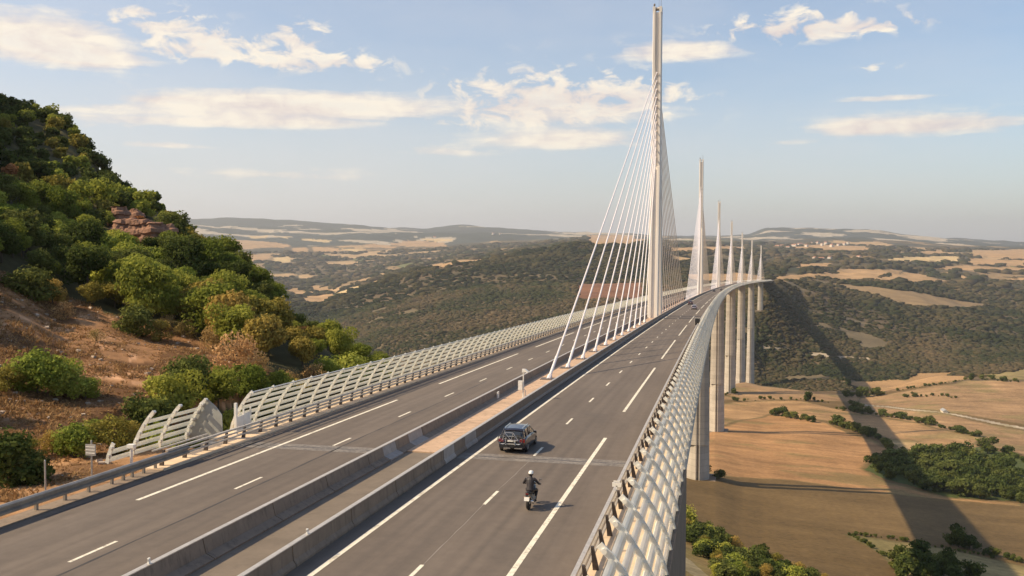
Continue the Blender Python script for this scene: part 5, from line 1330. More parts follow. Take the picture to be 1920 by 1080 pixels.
# low tufts and stones of the dry slope
def tufts():
    rng = np.random.default_rng(5); P = [np.array(p, float) for c, p in COVER if c in ('dry', 'verge')]
    X = []; 
    for p in P:
        lo = p.min(0); hi = p.max(0); n = int((hi[0]-lo[0])*(hi[1]-lo[1])*6.0); n = min(n, 90000)
        x = rng.uniform(lo[0], hi[0], n); y = rng.uniform(lo[1], hi[1], n); k = inpoly(x, y, p); X.append(np.stack([x[k], y[k]], 1))
    X = np.vstack(X); s = np.arctan2(X[:, 1], BR-X[:, 0])*BR; d = BR-np.hypot(X[:, 0]-BR, X[:, 1]); rh = np.hypot(X[:, 0]-OX, X[:, 1]-OY)
    keep = (d < -14.6) & (rh < 260) & ~((s > -10) & (d > -18)) & (fbm(X[:, 0]/5, X[:, 1]/5, 3, 91) > .30); X = X[keep]
    if len(X) > 46000: X = X[rng.permutation(len(X))[:46000]]
    n = len(X); z = T(X[:, 0], X[:, 1]); kk = 5
    base = np.repeat(np.column_stack([X, z]), kk, 0); a = rng.uniform(0, 6.28, n*kk); h = np.repeat(rng.uniform(.07, .36, n)*np.clip(fbm(X[:, 0]/4, X[:, 1]/4, 3, 95)*2.6-.6, .3, 1.5), kk)*rng.uniform(.6, 1.2, n*kk); w = rng.uniform(.03, .085, n*kk)
    off = rng.normal(size=(n*kk, 2))*.14; base[:, :2] += off; dx = np.cos(a); dy = np.sin(a); le = rng.normal(size=(n*kk, 2))*.16
    V = np.stack([base+np.stack([-dx*w, -dy*w, 0*w-.03], 1), base+np.stack([dx*w, dy*w, 0*w-.03], 1), base+np.stack([dx*w*.3+le[:, 0], dy*w*.3+le[:, 1], h], 1), base+np.stack([-dx*w*.4+le[:, 0], -dy*w*.4+le[:, 1], h*.9], 1)], 1).reshape(-1, 3)
    c = np.repeat(np.repeat(rng.uniform(0, 1, n), kk), 4)
    g = LEAF['brown']
    npmesh('dry_grass', V, np.arange(n*kk*4).reshape(-1, 4), leaf_mat('dry_grass_blades', (.24, .125, .055), (.52, .33, .16), .3), np.repeat(c[:, None], 3, 1), kind='stuff', cat='grass', label='reddish dry grass on the cut slope above the left carriageway')
    m = MB(); rg = random.Random(2)
    for k in rng.permutation(len(X))[:380]:
        x, y = X[k]; r = rg.choice([.06, .08, .1, .17])*rg.uniform(.7, 1.3)
        m.box((x, y, gz(x, y)+r*.25), (r, r*rg.uniform(.6, 1), r*.6), 0, Matrix.Rotation(rg.uniform(0, 3), 3, 'Z') @ Matrix.Rotation(rg.uniform(-.5, .5), 3, 'X'))
    m.build('loose_stones', plain('limestone', (.42, .33, .25), .9, 0, .2, 2), kind='stuff', cat='stones', label='pale loose stones scattered over the dry left slope')
tufts()
# ---------------------------------------------------------------- mapped trees, hedges and groves
PR = {}
for key, mt, H, R, n, size, lo, lumps, name, cat in [
    ('t1', 'dark', 8, 4.2, 1500, .42, .10, 10, 'field_tree', 'tree'), ('t2', 'field', 8, 4.6, 1500, .42, .08, 10, 'field_tree', 'tree'),
    ('h1', 'dark', 6, 4.0, 900, .45, .0, 8, 'hedge_tree', 'tree'), ('h2', 'field', 6, 4.2, 900, .45, .0, 8, 'hedge_tree', 'tree'),
    ('b1', 'bright', 4, 3.0, 3600, .15, .0, 13, 'leafy_bush', 'bush'), ('b2', 'dark', 4, 3.0, 3400, .16, .0, 11, 'leafy_bush', 'bush'), ('b3', 'straw', 4, 2.7, 1500, .11, .0, 9, 'dry_shrub', 'shrub'), ('b4', 'olive', 5, 2.4, 3000, .12, .0, 12, 'leafy_bush', 'bush')]:
    PR[key] = (make_tree(name, hash(key) % 97 if False else ord(key[0])+ord(key[1]), H, R, n, size, mt, lo, lumps, r0=H*.03, cat=cat), H)
KIND = {
 'h_mid': (['h1', 'h2'], 'small dark tree in the short hedge behind the tan field beside the bridge', 'short hedge behind the nearest tan field'),
 'h_long': (['h1', 'h1', 'h2'], 'dark tree in the curving hedge between the two tan fields', 'curving hedge between the tan fields'),
 'h_upper': (['h1', 'h2'], 'small tree in the long hedge along the top of the upper tan field', 'long hedge above the upper tan field'),
 'h_far': (['h1'], 'low bush in the thin hedge just beyond the tan fields near the piers', 'thin hedge near the piers'),
 'h_pier': (['h1'], 'dark bush clustered round the foot of the third visible pier', 'bushes round the pier foot'),
 'h_grove': (['h1', 'h2'], 'small tree in the hedge along the upper edge of the green grove at right', 'hedge on the upper edge of the right grove'),
 'h_edge': (['t1', 'h1'], 'dark tree in the block at the field edge below the gorge woods', 'dark tree block at the field edge'),
 'h_ridge': (['h1', 'h2'], 'tiny dark bush on the field boundary near the far right skyline fields', 'bushes on the far right field boundary'),
 'h_low': (['h2', 'h1'], 'small bush in the scrappy hedge crossing the olive field at lower right', 'scrappy hedge at lower right'),
 'grove': (['t2', 'h2', 't1'], 'green tree in the grove bordering the tan and olive fields at right', 'right grove between tan and olive fields'),
 'grove2': (['t1', 't2'], 'dark green tree in the copse at the bottom right corner', 'copse at the bottom right corner'),
 'slope': (['t2', 'h2', 'b1', 't2', 't1', 'b4'], 'leafy green tree in the belt below the bridge at bottom centre', 'tree belt on the slope below the bridge'),
 'pierL': (['t1'], 'rounded dark tree touching the foot of the nearest visible pier', None),
 'pierR': (['t2'], 'lone spreading tree just right of the nearest visible pier foot', None),
 'f_hedge': (['t1'], 'largest round tree in the thin hedge beyond the tan fields', None),
 'f_pair': (['t1'], 'dark tree of the pair at the left end of the long upper hedge', 'pair of trees in the upper hedge'),
 'f_gap': (['t1'], 'tall dark tree midway along the long upper hedge', None),
 'f_gap2': (['t2'], 'round tree near the right end of the long upper hedge', None),
 'f_big': (['t1'], 'big isolated dark tree above the right end of the green grove', None),
 'f_edge': (['t1'], 'upright tree standing just above the dark block at the field edge', None),
 'f_round': (['t1'], 'round tree alone on the boundary of the far right field', None),
 'f_mid': (['t1'], 'round tree alone in the middle of the far tan field', None),
 'f_low': (['t1'], 'biggest round dark tree in the olive field at lower right', None),
 'f_low2': (['t2'], 'tree leaning against the right side of the biggest olive-field tree', None),
 'f_low3': (['t1'], 'small tree tucked against the left side of the biggest olive-field tree', None),
 'bu_big': (['b1'], 'bright green bush in the clump on the red slope left of the screens', 'bright bush clump on the red slope'),
 'bu_left': (['b4'], 'bush at the left frame edge beside the bright clump on the red slope', None),
 'bu_tall': (['b4'], 'tall pale green bush behind the small road sign beside the left carriageway', None),
 'bu_tall2': (['b4'], 'lower green bush between the tall pale bush and the screen end', None),
 'bu_row': (['b1', 'b4'], 'green bush in the low row behind the left roadside signs', 'bush row behind the left roadside'),
 'bu_dark': (['b2'], 'dark green bush at the left frame edge beside the road verge', 'dark bushes at the left edge'),
 'dr_a': (['b3'], 'dry yellow-brown shrub on the slope above the left wind screens', 'dry shrubs above the left wind screens'),
 'dr_b': (['b3'], 'small dry shrub between the red slope and the wood', 'small dry shrubs below the wood'),
 'dr_c': (['b3'], 'thin dry shrub close behind the top of the left wind screens', 'thin shrubs behind the left screens'),
 'bu_end': (['b1'], 'bright green bush just above the left wind screens at the end of the hillside', 'bright bushes at the hillside end'),
 'bu_mid': (['b4', 'b2'], 'green bush at the lower edge of the hillside wood', 'bushes along the lower edge of the wood')}
for i, (kd, x, y, h) in enumerate(TREES):
    protos, label, group = KIND[kd]
    p, H = PR[protos[i % len(protos)]]
    sc = h/H
    put_tree(p, used, x, y, sc, label, group, sz=sc*random.uniform(.85, 1.1))
# ---------------------------------------------------------------- woods of the gorge: crowns one cannot count
def crowns(name, n, r0, r1, a0, a1, size, label, mt, pred, seed, sub=False):
    rng = np.random.default_rng(seed); az = rng.uniform(a0, a1, n*3); rh = np.sqrt(rng.uniform(r0*r0, r1*r1, n*3))
    x = OX+rh*np.sin(az); y = OY+rh*np.cos(az); k = pred(x, y, rh, az, rng); x, y, rh = x[k][:n], y[k][:n], rh[k][:n]; n = len(x); z = T(x, y)
    t = (1+5**.5)/2; I = np.array([(-1,t,0),(1,t,0),(-1,-t,0),(1,-t,0),(0,-1,t),(0,1,t),(0,-1,-t),(0,1,-t),(t,0,-1),(t,0,1),(-t,0,-1),(-t,0,1)], float)/1.9
    Fi = np.array([(0,11,5),(0,5,1),(0,1,7),(0,7,10),(0,10,11),(1,5,9),(5,11,4),(11,10,2),(10,7,6),(7,1,8),(3,9,4),(3,4,2),(3,2,6),(3,6,8),(3,8,9),(4,9,5),(2,4,11),(6,2,10),(8,6,7),(9,8,1)])
    s = size*np.exp(rng.normal(0, .35, n))*np.clip(rh/2300, .8, 1.5)
    V = I[None]*(1+rng.uniform(-.35, .35, (n, 12, 1)))*s[:, None, None]*np.array([1.25, 1.25, .62]); V = V+np.stack([x, y, z+s*.15], 1)[:, None]
    F = (Fi[None]+np.arange(n)[:, None, None]*12).reshape(-1, 3); c = np.repeat(np.clip(fbm(x/120, y/120, 3, 93)*1.6-.5+rng.uniform(-.3, .3, n), 0, 1), 12)
    npmesh(name, V.reshape(-1, 3), F, mt, np.repeat(c[:, None], 3, 1), kind='stuff', cat='wood', label=label)
def woods(x, y, rh, az, rng):
    c = cover(x, y); lum = c.sum(1); s = np.arctan2(y, BR-x)*BR; d = BR-np.hypot(x-BR, y)
    return (lum < .34) & (rng.uniform(0, 1, len(x)) < np.where(lum < .17, 1, .45)) & ~((np.abs(d) < 24) & (s > 2380))
GW = leaf_mat('gorge_canopy', (.028, .036, .017), (.105, .083, .043), .1)  # canopy colours kept dark to imitate cloud shade over gorge and ridge
crowns('gorge_wood', 40000, 1480, 2500, -.02, .36, 3.2, 'dark green wood on the gorge side right of the bridge', GW, woods, 3)
crowns('gorge_wood', 20000, 2500, 4300, -.02, .36, 4.0, 'dark wood below the plateau edge right of the bridge', GW, woods, 4)
crowns('ridge_wood', 42000, 1700, 2900, -.46, -.02, 3.1, 'scrubby brown-green wood on the ridge left of the bridge', GW, woods, 5)
crowns('ridge_wood', 22000, 2900, 5600, -.50, -.02, 4.4, 'dark wood over the crest and valley left of the bridge', GW, woods, 6)
crowns('plateau_wood', 9000, 4300, 9000, -.52, .36, 9, 'hedges and dark copses between the plateau fields', GW, woods, 8)
# rocky outcrop in the wood
def outcrop(name, spots, label):
    rg = np.random.default_rng(6); V = []; F = []; b = 0
    root = empty(name, (spots[0][0], spots[0][1], gz(*spots[0][:2])), label=label, cat='rock')
    for (x, y, r, h) in spots:
        n, k = 34, 20; z0 = gz(x, y)-1.5; vs = []
        for i in range(k):
            a = math.pi/2*i/(k-1)
            for j in range(n):
                t = 2*math.pi*j/n; q = r*math.cos(a)**.3*(1-.25*math.sin(a)); px, py, pz = x+q*math.cos(t), y+q*math.sin(t), z0+(h+1.5)*math.sin(a)**.8
                nn = (fbm(np.array([px/1.1+pz*.25]), np.array([py/1.1-pz*.2]), 4, 17)[0]-.5)*3.0; st = (math.floor(pz/.8)*.37 % .8)
                vs.append((px+math.cos(t)*(nn*r*.30+st), py+math.sin(t)*(nn*r*.30+st), pz+nn*.35))
        fs = [(i*n+j, i*n+(j+1) % n, (i+1)*n+(j+1) % n, (i+1)*n+j) for i in range(k-1) for j in range(n)]
        m = MB(); m.add(vs, fs); o = m.build('crag', ROCK); o.parent = root; o.matrix_parent_inverse = Matrix.Translation(root.location).inverted()
ROCK = conc('crag_rock', (.27, .14, .085), .5, .8)
outcrop('rock_outcrop', ROCKS, 'reddish-brown rocky outcrop standing out of the wood on the left hillside')
# ---------------------------------------------------------------- vehicles
def make_car(name, paint, label, estate=True):
    root = empty(name, (0, 0, 0), label=label, cat='car')
    W = .90
    # lower body: stations along y (rear 0 .. front 4.4): halfwidth, sill z, belt z, shoulder inset
    st = [(-.02, .74, .34, .74, .10), (.05, .84, .27, .90, .08), (.35, .90, .22, .98, .06), (.9, .915, .20, 1.00, .05), (1.7, .92, .19, .99, .05), (2.6, .92, .19, .97, .05), (3.1, .915, .20, .95, .07), (3.6, .90, .22, .88, .12), (4.1, .86, .25, .78, .18), (4.36, .76, .30, .66, .2), (4.43, .60, .36, .56, .2)]
    m = MB(); rings = []
    for y, w, a, b, ins in st:
        mid = (a+b)/2
        r = [(-w+.10, a), (-w, a+.12), (-w-.0, mid), (-w+.01, b-.16), (-w+ins, b-.03), (-w+ins+.16, b), (0, b+.02)]
        r = r+[(-x, z) for x, z in r[-2::-1]]
        rings.append([(x, y, z) for x, z in r])
    m.loft(rings); m.build('body', paint, root, smooth=True)
    m = MB(); gh = [(.08, .70, 1.0, .02), (.42, .66, 1.40, .05), (.8, .655, 1.49, .06), (1.7, .65, 1.53, .06), (2.4, .645, 1.49, .06), (2.75, .66, 1.36, .05), (3.35, .72, .98, .02)]
    rings = []
    for y, w, z, c in gh:
        b = .93; wb = .80; rings.append([(-wb, y, b), (-w-.02, y, b+(z-b)*.85), (-w+.10, y, z), (0, y, z+c*.4), (w-.10, y, z), (w+.02, y, b+(z-b)*.85), (wb, y, b)])
    m.loft(rings); m.build('windows', M['glass'], root, smooth=False)
    m = MB(); m.loft([[(-w, y, z), (-w*.5, y, z+.035), (0, y, z+.045), (w*.5, y, z+.035), (w, y, z), (w, y, z-.04), (-w, y, z-.04)] for y, w, z in [(.36, .56, 1.40), (.6, .60, 1.475), (1.7, .60, 1.54), (2.35, .58, 1.505), (2.62, .55, 1.43)]])
    m.build('roof', paint, root, smooth=False)
    m = MB()                                                   # pillars
    for sx in (-1, 1):
        for (p, q) in (((sx*.60, 2.62, 1.44), (sx*.79, 3.30, .98)), ((sx*.655, 1.62, 1.50), (sx*.81, 1.66, .98)), ((sx*.62, .42, 1.40), (sx*.78, .10, .98)), ((sx*.655, .82, 1.47), (sx*.81, .70, .98)), ((sx*.655, .42, 1.40), (sx*.655, 2.62, 1.45))):
            m.tube([p, q], .032, 6)
    m.build('pillars', paint, root)
    for sx in (-1, 1):
        m = MB(); m.tube([(sx*.58, .5, 1.50), (sx*.58, .62, 1.56), (sx*.58, 2.2, 1.58), (sx*.58, 2.35, 1.53)], .022, 6); m.build('roof_rail', M['chrome'], root)
        m = MB(); m.box((sx*.99, 2.75, 1.0), (.10, .05, .07)); m.box((sx*.90, 2.77, .97), (.05, .03, .02)); m.build('mirror', paint, root)
        m = MB(); m.loft([[(sx*x, y, z) for x, z in ((.50, .74), (.86, .70), (.87, .90), (.56, .92))] for y in (-.03, .10)]); m.build('tail_light', M['red_lamp'], root)
        m = MB(); m.loft([[(sx*x, y, z) for x, z in ((.45, .60), (.80, .62), (.80, .72), (.50, .70))] for y in (4.2, 4.40)]); m.build('headlight', M['glass'], root)
    for sx in (-1, 1):
        for y in (.80, 3.55):
            w = empty('wheel', (sx*.83, y, .32)); w.parent = root
            m = MB(); m.torus((0, 0, 0), .235, .10, 'x', 24, 8); m.build('tyre', M['rubber'], w, smooth=True)
            m = MB(); m.tube([(sx*.02, 0, 0), (sx*.085, 0, 0)], [.19, .17], 18); 
            for a in range(5): m.box((sx*.09, .09*math.cos(a*1.2566), .09*math.sin(a*1.2566)), (.012, .02, .02))
            m.build('rim', M['grey'], w)
    m = MB(); m.box((0, -.02, .46), (.80, .07, .11)); m.build('bumper', M['black'], root)
    m = MB(); m.box((-.28, -.10, .34), (.22, .02, .03)); m.box((.45, -.10, .34), (.25, .02, .03)); m.build('bumper_trim', M['chrome'], root)
    m = MB(); m.box((0, -.065, .80), (.26, .012, .055)); m.build('number_plate', M['white'], root)
    m = MB(); m.loft([[(-.52, .20, 1.34), (.52, .20, 1.34), (.58, .05, 1.02), (-.58, .05, 1.02)], [(-.52, .24, 1.36), (.52, .24, 1.36), (.58, .10, 1.02), (-.58, .10, 1.02)]]); m.build('rear_window', M['glass'], root)
    return root
P = deck(.95, 5.1)
car = make_car('parked_car' if False else 'car', car_paint('plum_black_paint', (.020, .014, .020)), 'dark estate car with a bicycle on its tail, nearest car in the right carriageway')
car.location = P; car.rotation_euler = (-.030, 0, -.95/BR)
rk = MB(); rk.tube([(-.3, -.05, .55), (-.3, -.45, .62), (-.3, -.40, 1.15)], .025, 6); rk.tube([(.3, -.05, .55), (.3, -.45, .62), (.3, -.40, 1.15)], .025, 6); rk.tube([(-.62, -.42, .66), (.62, -.42, .66)], .03, 6); rk.tube([(-.4, -.40, 1.15), (.4, -.40, 1.15)], .02, 6); rk.build('bicycle_rack', M['grey'], car)
def bicycle(loc, rz):
    root = empty('bicycle', loc, rz, label='small bicycle strapped crosswise to the tail of the dark estate car', cat='bicycle')
    for y in (-.50, .50):
        m = MB(); m.torus((0, y, .33), .31, .022, 'x', 28, 6); m.build('tyre', M['rubber'], root)
        m = MB(); m.torus((0, y, .33), .285, .012, 'x', 28, 5)
        for a in range(9): m.tube([(0, y, .33), (0, y+.28*math.cos(a*.698), .33+.28*math.sin(a*.698))], .004, 4)
        m.build('rim', M['chrome'], root)
    m = MB(); bb = (0, -.06, .30); st = (0, -.20, .78); hd = (0, .36, .80)
    for a, b in ((bb, st), (st, hd), (hd, bb), (bb, (0, -.5, .33)), (st, (0, -.5, .33)), (hd, (0, .50, .33)), ((0, .34, .95), hd)): m.tube([a, b], .018, 6)
    m.build('frame', plain('bike_frame_silver', (.55, .53, .52), .3, .6, .05, 5), root)
    m = MB(); m.tube([(-.24, .34, .98), (-.12, .38, .96), (.12, .38, .96), (.24, .34, .98)], .014, 6); m.build('handlebar', M['black'], root)
    m = MB(); m.loft([[(-.06, -.32, .86), (.06, -.32, .86), (.05, -.32, .90), (-.05, -.32, .90)], [(-.02, -.06, .87), (.02, -.06, .87), (.02, -.06, .90), (-.02, -.06, .90)]]); m.tube([(0, -.2, .76), (0, -.22, .87)], .015, 6); m.build('saddle', M['black'], root)
    return root
b = bicycle(deck(.52, 5.1, .60), math.pi/2)
def far_car(s, d, c, label):
    o = make_car('car', car_paint('car_paint', c), label); o.location = deck(s, d); o.rotation_euler = (-.030, 0, -s/BR); return o
far_car(268, 8.3, (.50, .46, .52), 'pale silver car in the right lane ahead, just past the first mast')
far_car(321, 4.9, (.10, .02, .02), 'small dark red car beside the median, ahead of the pale silver one')
far_car(640, 5.6, (.04, .045, .06), 'tiny dark blue car far down the viaduct near the median')
far_car(700, 9.0, (.06, .05, .05), 'tiny dark car farthest down the viaduct in the right lane')

# ---------------------------------------------------------------- motorcycle and rider
def motorcycle(loc, rz):
    root = empty('motorcycle', loc, rz, label='black motorcycle with a pale number plate ridden behind the dark car', cat='motorcycle')
    for y, w in ((0, .085), (1.45, .06)):
        wl = empty('wheel', (0, y, .32)); wl.parent = root
        m = MB(); m.torus((0, 0, 0), .235, w, 'x', 30, 10); m.build('tyre', M['rubber'], wl, smooth=True)
        m = MB(); m.torus((0, 0, 0), .175, .022, 'x', 24, 6); m.tube([(-.07, 0, 0), (.07, 0, 0)], .05, 10)
        for a in range(6): m.tube([(0, 0, 0), (0, .17*math.cos(a*1.047), .17*math.sin(a*1.047))], .014, 5)
        m.build('rim', M['grey'], wl)
    m = MB(); m.loft([[(x*w, y, z0+(z1-z0)*q) for x, q in ((-1, 0), (-1.05, .5), (-.7, 1), (.7, 1), (1.05, .5), (1, 0))] for y, w, z0, z1 in ((.55, .12, .62, .80), (.70, .17, .62, .96), (.95, .19, .62, 1.02), (1.12, .13, .70, .98), (1.2, .08, .76, .92))]); m.build('fuel_tank', car_paint('motorcycle_black', (.02, .02, .022)), root, smooth=True)
    m = MB(); m.loft([[(x*w, y, z0+(z1-z0)*q) for x, q in ((-1, 0), (-1, .7), (-.6, 1), (.6, 1), (1, .7), (1, 0))] for y, w, z0, z1 in ((-.30, .07, .88, .95), (-.10, .13, .80, .93), (.2, .15, .70, .84), (.55, .12, .68, .82))]); m.build('seat', M['black'], root, smooth=True)
    m = MB(); m.box((0, .62, .42), (.17, .24, .20)); m.box((0, .5, .62), (.10, .22, .08)); m.tube([(-.22, .66, .42), (.22, .66, .42)], .10, 10); m.build('engine', M['grey'], root)
    m = MB(); m.tube([(.12, .8, .30), (.17, .4, .27), (.20, .1, .33), (.22, -.28, .50)], [.03, .035, .06, .065], 10); m.build('exhaust', M['chrome'], root, smooth=True)
    m = MB(); m.tube([(-.11, 0, .32), (-.10, .5, .40)], .03, 6); m.tube([(.11, 0, .32), (.10, .5, .40)], .03, 6)
    m.build('swing_arm', M['grey'], root)
    for x in (-.10, .10): m = MB(); m.tube([(x, 1.45, .32), (x, 1.18, .95)], .028, 8); m.build('fork', M['grey'], root)
    m = MB(); m.tube([(-.40, .86, 1.05), (-.28, .98, 1.08), (-.1, 1.14, 1.02), (.1, 1.14, 1.02), (.28, .98, 1.08), (.40, .86, 1.05)], .017, 8); m.build('handlebar', M['black'], root)
    for sx in (-1, 1):
        m = MB(); m.tube([(sx*.24, 1.0, 1.08), (sx*.34, 1.04, 1.22)], .01, 5); m.box((sx*.37, 1.04, 1.25), (.06, .012, .035)); m.build('mirror', M['chrome'], root)
        m = MB(); m.tube([(sx*.02, -.36, .70), (sx*.16, -.38, .70)], .022, 6); m.build('indicator', plain('amber_lens', (.6, .25, .04), .3, 0, .05, 4), root)
    m = MB(); m.box((0, 1.28, .98), (.10, .07, .09)); m.build('headlight', M['chrome'], root)
    m = MB(); m.loft([[(-.07, -.30, .84), (.07, -.30, .84), (.07, -.34, .92), (-.07, -.34, .92)], [(-.07, -.38, .70), (.07, -.38, .70), (.07, -.40, .72), (-.07, -.40, .72)]]); m.tube([(0, -.2, .8), (0, -.40, .66)], .03, 6); m.build('rear_mudguard', M['black'], root)
    m = MB(); m.box((0, -.435, .63), (.125, .012, .095), 0, Matrix.Rotation(-.25, 3, 'X')); m.build('number_plate', M['white'], root)
    m = MB(); m.box((0, -.36, .86), (.07, .03, .03)); m.build('tail_light', M['red_lamp'], root)
    return root
PB = deck(-12.95, 9.0)
mc = motorcycle(PB, 0)
def skin_body(name, joints, edges, mat, parent=None, sub=2, **k):
    me = bpy.data.meshes.new(name); me.from_pydata([j[:3] for j in joints], edges, []); me.materials.append(mat)
    o = bpy.data.objects.new(name, me); COL.objects.link(o)
    if parent: o.parent = parent
    sk = o.modifiers.new('skin', 'SKIN'); sk.use_smooth_shade = True
    lay = me.skin_vertices[0] if len(me.skin_vertices) else None
    if lay is None:
        bpy.context.view_layer.objects.active = o; lay = me.attributes.new('skin_vertices', 'FLOAT2', 'POINT') if False else None
    if lay is not None:
        for i, j in enumerate(joints):
            r = j[3]; lay.data[i].radius = (r, r) if not isinstance(r, tuple) else r
        lay.data[0].use_root = True
    ss = o.modifiers.new('sub', 'SUBSURF'); ss.levels = sub; ss.render_levels = sub
    return tag(o, **k)
def limb_rings(m, pts, n=14):
    """smooth tapering limb: pts = (x, y, z, rx, ry)"""
    P = [Vector(p[:3]) for p in pts]; rings = []
    for i, p in enumerate(P):
        t = (P[min(i+1, len(P)-1)]-P[max(i-1, 0)]).normalized(); a = Vector((1, 0, 0)) if abs(t.x) < .9 else Vector((0, 0, 1))
        u = (a-t*a.dot(t)).normalized(); w = t.cross(u)
        rings.append([tuple(p+u*math.cos(2*math.pi*k/n)*pts[i][3]+w*math.sin(2*math.pi*k/n)*pts[i][4]) for k in range(n)])
    m.loft(rings)
def rider(loc, rz):
    suit = plain('rider_leather', (.022, .018, .021), .6, 0, .2, 5); skinm = plain('glove_leather', (.03, .028, .03), .6, 0, .2, 6)
    root = empty('person', loc, rz, label='motorcyclist in dark jacket and white-topped helmet gripping the handlebars', cat='person')
    m = MB()
    # torso leaning slightly forward: hips to neck
    limb_rings(m, [(0, .30, .80, .17, .13), (0, .30, .90, .19, .145), (0, .33, 1.04, .165, .125), (0, .38, 1.20, .195, .13), (0, .43, 1.34, .215, .13), (0, .47, 1.43, .17, .105), (0, .49, 1.49, .075, .07), (0, .52, 1.56, .06, .06)])
    for sx in (-1, 1):
        limb_rings(m, [(sx*.13, .46, 1.41, .085, .08), (sx*.22, .47, 1.38, .080, .075), (sx*.30, .52, 1.27, .066, .062), (sx*.39, .60, 1.15, .056, .054), (sx*.40, .66, 1.13, .052, .050), (sx*.395, .76, 1.11, .046, .044), (sx*.385, .86, 1.095, .034, .03)])
        limb_rings(m, [(sx*.08, .32, .86, .105, .10), (sx*.15, .44, .88, .100, .095), (sx*.21, .62, .86, .088, .082), (sx*.24, .80, .80, .070, .066), (sx*.24, .83, .74, .066, .062), (sx*.22, .74, .58, .062, .058), (sx*.20, .64, .42, .048, .046), (sx*.19, .60, .32, .046, .044)])
        limb_rings(m, [(sx*.19, .55, .30, .048, .052), (sx*.19, .62, .28, .05, .05), (sx*.20, .74, .265, .048, .034), (sx*.20, .84, .26, .036, .022)])
        # palm and curled fingers round the grip (grip at z 1.05)
        limb_rings(m, [(sx*.385, .84, 1.10, .034, .022), (sx*.385, .885, 1.092, .042, .02), (sx*.385, .915, 1.08, .038, .018)], 10)
        for q in range(4):
            fx = sx*(.352+.023*q); ln = (.9, 1.0, .95, .8)[q]
            limb_rings(m, [(fx, .905, 1.085, .0095, .0095), (fx, .925*1, 1.068, .0095, .009), (fx, .918, 1.068-.032*ln, .009, .0085), (fx, .892, 1.058-.034*ln, .008, .0075)], 6)
        limb_rings(m, [(sx*.348, .865, 1.09, .012, .011), (sx*.335, .885, 1.065, .011, .010), (sx*.338, .895, 1.035, .009, .009)], 6)
    # head
    limb_rings(m, [(0, .52, 1.54, .055, .058), (0, .535, 1.585, .072, .085), (0, .54, 1.64, .082, .10), (0, .54, 1.70, .080, .098), (0, .535, 1.745, .045, .055)], 14)
    body = m.build('body', suit, root, smooth=True)
    rm = body.modifiers.new('join', 'REMESH'); rm.mode = 'VOXEL'; rm.voxel_size = .0085; rm.use_smooth_shade = True
    m = MB(); rings = []
    for i in range(1, 12):
        a = math.pi*i/12; r = math.sin(a); z = -math.cos(a)
        rings.append([(r*.135*math.cos(2*math.pi*k/20), .545+r*.165*math.sin(2*math.pi*k/20)-(.0 if z > 0 else .01), 1.665+z*.145) for k in range(20)])
    m.loft(rings); h = m.build('helmet', [plain('helmet_dark', (.03, .03, .03), .25, 0, .05, 5, coat=.8), plain('helmet_white', (.78, .77, .72), .25, 0, .03, 5, coat=.8)], root, smooth=True)
    for p in h.data.polygons:
        if p.center.z > 1.70-(.02 if p.center.y < .5 else -.04): p.material_index = 1
    m = MB(); m.loft([[(x, .545+math.sqrt(max(.0, 1-(x/.139)**2))*.168+e, z) for x in (-.11, -.06, 0, .06, .11) for _ in (0,)]+[(x, .53+math.sqrt(max(.0, 1-(x/.139)**2))*.168+e, z) for x in (.11, .06, 0, -.06, -.11)] for z, e in ((1.61, -.004), (1.66, .004), (1.70, -.002))]); m.build('visor', M['glass'], root)
    return root
rd = rider(PB, 0)
for o in (mc, rd): o.rotation_euler = (0, .0, -.02)

# ---------------------------------------------------------------- small roadside things
def traffic_post():
    L = frame_at(26.9); root = empty('monitoring_post', L(.55, 0, .1), label='white post with equipment box and a hooded camera on the median', cat='camera post')
    def ch(o): o.parent = root; o.matrix_parent_inverse = Matrix.Translation(root.location).inverted(); return o
    m = MB(); m.tube([L(.5, 0, .1), L(.5, 0, 2.55)], .055, 10); m.tube([L(.62, .3, .1), L(.62, .3, .75), L(.5, .05, .95)], .04, 8); m.tube([L(.38, .2, .1), L(.38, .2, .7)], .035, 8); ch(m.build('post', M['white']))
    m = MB(); m.box(L(.22, 0, 1.25), (.20, .14, .42)); ch(m.build('equipment_box', M['white']))
    m = MB(); m.box(L(.52, 0, 2.62), (.13, .14, .15)); m.loft([[L(.62+x, y-.05, 2.68+z) for x, z in ((-.02, -.12), (.30, -.26), (.36, -.12), (.06, .10))] for y in (-.15, .2)]); ch(m.build('camera_hood', M['white']))
    m = MB(); m.box(L(-1.62, -1.2, .46), (.05, .26, .30), 0, Matrix.Rotation(0, 3, 'Z')); pn = m.build('marker_panel', M['white']); pn.parent = LEFTBAR; pn.matrix_parent_inverse = Matrix.Translation(LEFTBAR.location).inverted()
traffic_post()
def sign(s, d, h, w, hh, label, zb=-.4, name='road_sign', mat='grey'):
    L = frame_at(s); root = empty(name, L(d, 0, zb), label=label, cat='sign')
    def ch(o): o.parent = root; o.matrix_parent_inverse = Matrix.Translation(root.location).inverted(); return o
    m = MB(); m.tube([L(d, 0, zb), L(d, 0, h)], .045, 8); m.tube([L(d, 0, h), L(d, 0, h+.04)], [.045, .02], 8); ch(m.build('post', M['grey']))
    if w:
        m = MB(); m.box(L(d, -.07, h-hh*.5-.18), (w/2, .025, hh/2)); ch(m.build('panel', M[mat]))
        m = MB()
        for q in (-.28, 0, .28): m.box(L(d, -.10, h-hh*.5-.18+q*hh), (w*.46, .012, .02))
        ch(m.build('stiffener', M['white']))
sign(-11.8, -16.0, 2.0, .62, .62, 'small grey rectangular road sign seen from behind on the left verge')
sign(-15.0, -16.4, 1.5, 0, 0, 'bare thin marker post standing on the left verge', name='marker_post')
